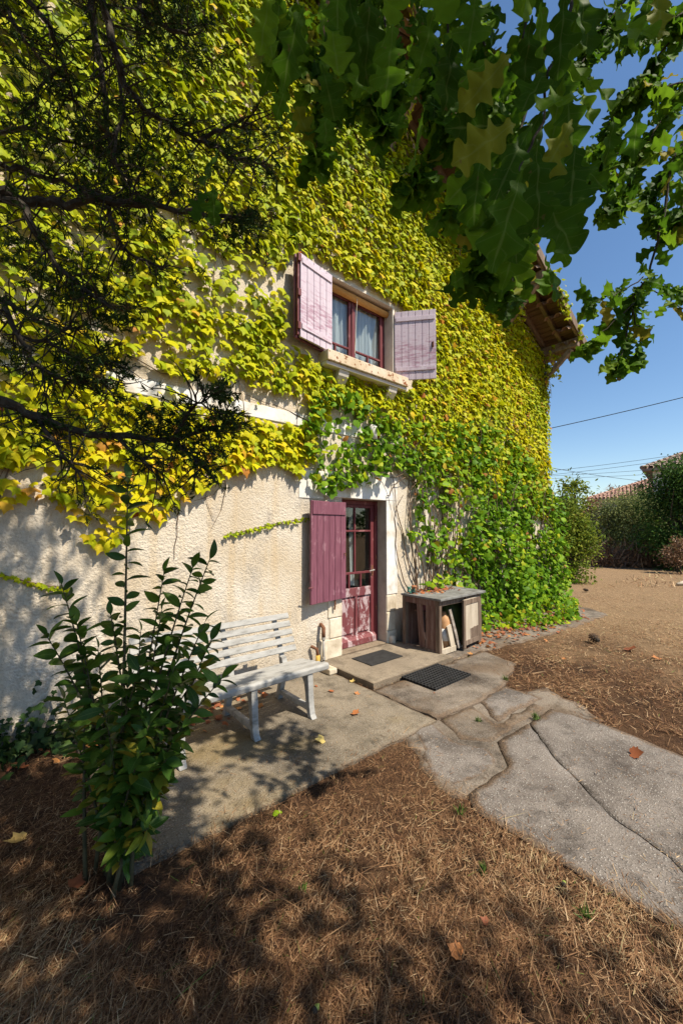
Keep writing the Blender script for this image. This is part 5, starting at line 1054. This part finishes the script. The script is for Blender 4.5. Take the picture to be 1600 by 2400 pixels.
bush('far_bush', 1480, 0, 1176, 150, 'mixed green far bush under the tiled roof', 'shrub', L_mid, 6000, .16, .1, 16, 41, dep=23)
bush('far_bush', 1560, 0, 1150, 130, 'deep green far bush between the two tiled roofs', 'shrub', L_dark, 6000, .16, .1, 16, 42, dep=22)
bush('far_bush', 1700, 0, 1120, 200, 'large dark bush beyond the right edge', 'shrub', L_dark, 6000, .2, .1, 16, 43, dep=22)
# brown undergrowth at the wood's edge
n = 9000; t = rng.random(n); P0 = np.array([gnd(1385, 1325)[:2], gnd(1640, 1330)[:2]]); T = np.concatenate([P0[0]+(P0[1]-P0[0])*t[:, None]+rng.normal(0, .5, (n, 2)), np.zeros((n, 1))], 1); T[:, 2] = np.abs(rng.normal(0, .35, n))
D = unit(np.array([0, 0, .6])+rng.normal(0, .6, (n, 3))); S = frames(D, rdir(n)); S[:, :, 0] *= .022; Lg = rng.uniform(.15, .5, n)[:, None]; S[:, :, 1] *= Lg; S[:, :, 2] *= Lg
v, f, r = scatter(blade, S, T, np.ones(n), rng.random(n)); tag(link('undergrowth', fastmesh('undergrowth', v, f, L_dead, r)), 'dry brown bracken along the far edge of the lawn', 'undergrowth', kind='stuff')
# distant woods all round
n = 30000; a = rng.uniform(-math.pi, math.pi, n); rr_ = rng.uniform(60, 75, n); hh = 3.2+1.0*np.sin(a*23)+.7*np.sin(a*51); T = np.stack([np.cos(a)*rr_, np.sin(a)*rr_, rng.random(n)**.8*hh], -1)
v, f, r = scatter(sml[0], frames(rdir(n), rdir(n)), T, rng.uniform(.5, 1.1, n), rng.random(n)); tag(link('distant_woods', fastmesh('distant_woods', v, f, L_dark, r)), 'far belt of dark woods on the horizon', 'woods', kind='stuff')
# neighbouring houses
def neighbour(label, eave, dep, apex, dapex, L, wall_mat, rmat, chim=None, nt=26, nrow=12, name='neighbour_house'):
    """hipped house: near eave corner, ridge end above it"""
    A = at(*eave, dep); Q = at(*apex, dapex); t_ = unit(np.array([*(A-CAM)[:2], 0])); nrm = unit(t_*1.0+Rt*.08); e = np.array([nrm[1], -nrm[0], 0]); hip = (Q-A)@e; dpt = (Q-A)@nrm; rise = Q[2]-A[2]
    t = thing(name, (A[0], A[1], 0), label, 'house', 'neighbouring houses'); up = np.array([0, 0, 1.0])
    W3 = lambda a, b, z=0: A+e*a+nrm*b+up*z
    i_ = .45; mb = MB(); c = [W3(i_, i_), W3(L-i_, i_), W3(L-i_, 2*dpt-i_), W3(i_, 2*dpt-i_)]; V = [(p[0], p[1], -.1) for p in c]+[(p[0], p[1], A[2]-.02) for p in c]
    mb.add(V, [(0, 1, 5, 4), (1, 2, 6, 5), (2, 3, 7, 6), (3, 0, 4, 7)]); mb.build('wall', wall_mat, t)
    q = [W3(0, 0), W3(L, 0), W3(L, 2*dpt), W3(0, 2*dpt), W3(hip, dpt, rise), W3(L-hip, dpt, rise)]
    V = [tuple(p) for p in q]+[tuple(p-up*.12) for p in q[:4]]
    mb = MB(); mb.add(V, [(0, 1, 5, 4), (2, 3, 4, 5), (1, 2, 5), (3, 0, 4), (0, 6, 7, 1), (1, 7, 8, 2), (2, 8, 9, 3), (3, 9, 6, 0), (9, 8, 7, 6)]); ro_ = mb.build('roof', rmat, t)
    mb = MB()
    def face(o0, ee, dd, Lf, h0, h1, n):
        sd = unit(dd); SLn = np.linalg.norm(dd); u2 = np.cross(ee, sd); u2 = u2 if u2[2] > 0 else -u2; rt_ = Lf/n/2*.82
        for i in range(n):
            x = Lf*(i+.5)/n; lim = min(1, x/h0, (Lf-x)/h1)
            for j in range(nrow):
                if j/nrow > lim: break
                s0 = SLn*j/nrow-.04; s1 = SLn*min((j+1)/nrow, lim+.02)+.03; V = []; lift = .02*random.random()
                for s_, k in ((s0, 1.0), (s1, .8)):
                    for a in (0, 60, 120, 180): V.append(o0+ee*x+sd*s_+ee*math.cos(R(a))*rt_*k+u2*(math.sin(R(a))*rt_*k*1.1+.01+(.03 if s_ == s0 else 0)+lift))
                mb.add(V, [(k, k+1, 4+k+1, 4+k) for k in range(3)])
    face(A, e, nrm*dpt+up*rise, L, hip, hip, nt); face(W3(0, 2*dpt), -nrm, e*hip+up*rise, 2*dpt, dpt, dpt, max(6, int(nt*2*dpt/L)))
    o = mb.build('roof_tiles', rmat, ro_); o['kind'] = 'stuff'
    mb = MB()
    for a_, b_ in ((q[0], q[4]), (q[4], q[5]), (q[3], q[4]), (q[1], q[5])):
        n = int(np.linalg.norm(b_-a_)/.42)
        for k in range(n): mb.tube([a_+(b_-a_)*k/n+up*.06, a_+(b_-a_)*(k+1.1)/n+up*.03], [.13, .10], 7)
    o = mb.build('ridge_tiles', rmat, ro_); o['kind'] = 'stuff'
    if chim is not None:
        p = W3(hip*chim, dpt*.9); MB().box(p[0]-.3, p[0]+.3, p[1]-.3, p[1]+.3, A[2]+rise*.6, A[2]+rise+.75).build('chimney', M_tile, ro_)
    for k in (.25, .6):
        w0 = W3(L*k, i_-.02); MB().bar((*(w0-e*.5)[:2], A[2]-1.2), (*(w0+e*.5)[:2], A[2]-1.2), .06, 1.2, up=(0, 0, 1)).build('window', M_dark, t)
M_cream = surf('cream_render', [(.3, (.50, .45, .38)), (.7, (.62, .58, .52))], 2, .9, 30, .2, .004)
M_tilegrey = surf('weathered_tile_far', [(.25, (.14, .11, .09)), (.5, (.27, .20, .16)), (.7, (.38, .30, .24))], 2.5, .85, 20, .4, .01)
neighbour('low house with pink hipped tile roof and chimney behind the shrubs', (1374, 1170), 33, (1540, 1118), 36, 16, M_cream, M_tilefar, 1.0, 60, 14)
neighbour('nearer house with grey-brown hipped tile roof at the right edge', (1503, 1099), 22, (1680, 1036), 23.5, 12, M_white, M_tilegrey, None, 44, 12)
# cables
def cable(a, b, sag, r, label, via=None):
    A = at(*a); Bq = at(*b); pts = [A+(Bq-A)*t-np.array([0, 0, sag*4*t*(1-t)]) for t in np.linspace(0, 1, 14)]
    o = MB().tube(pts, r, 5).build('overhead_cable', M_rubber, None, tuple(A)); tag(o, label, 'cable', 'overhead cables')
cable((1150, 1033, 10.0), (1800, 880, 8.5), .05, .009, 'thick dark cable running highest from the ivy corner to the right')
cable((1200, 1112, 30), (1900, 1010, 26), .3, .013, 'upper wire of the close pair above the low tiled roof')
cable((1200, 1121, 30), (1900, 1020, 26), .3, .013, 'lower wire of the close pair above the low tiled roof')
cable((1150, 1070, 20), (1700, 1135, 40), .5, .014, 'cable sloping down from the ivy corner towards the low roof')
cable((1180, 1120, 34), (1800, 1075, 30), .2, .013, 'faint wire ending under the nearer roof eave')
cable((1180, 1124, 36), (1800, 1092, 32), .2, .013, 'faint lowest wire crossing in front of the sapling')
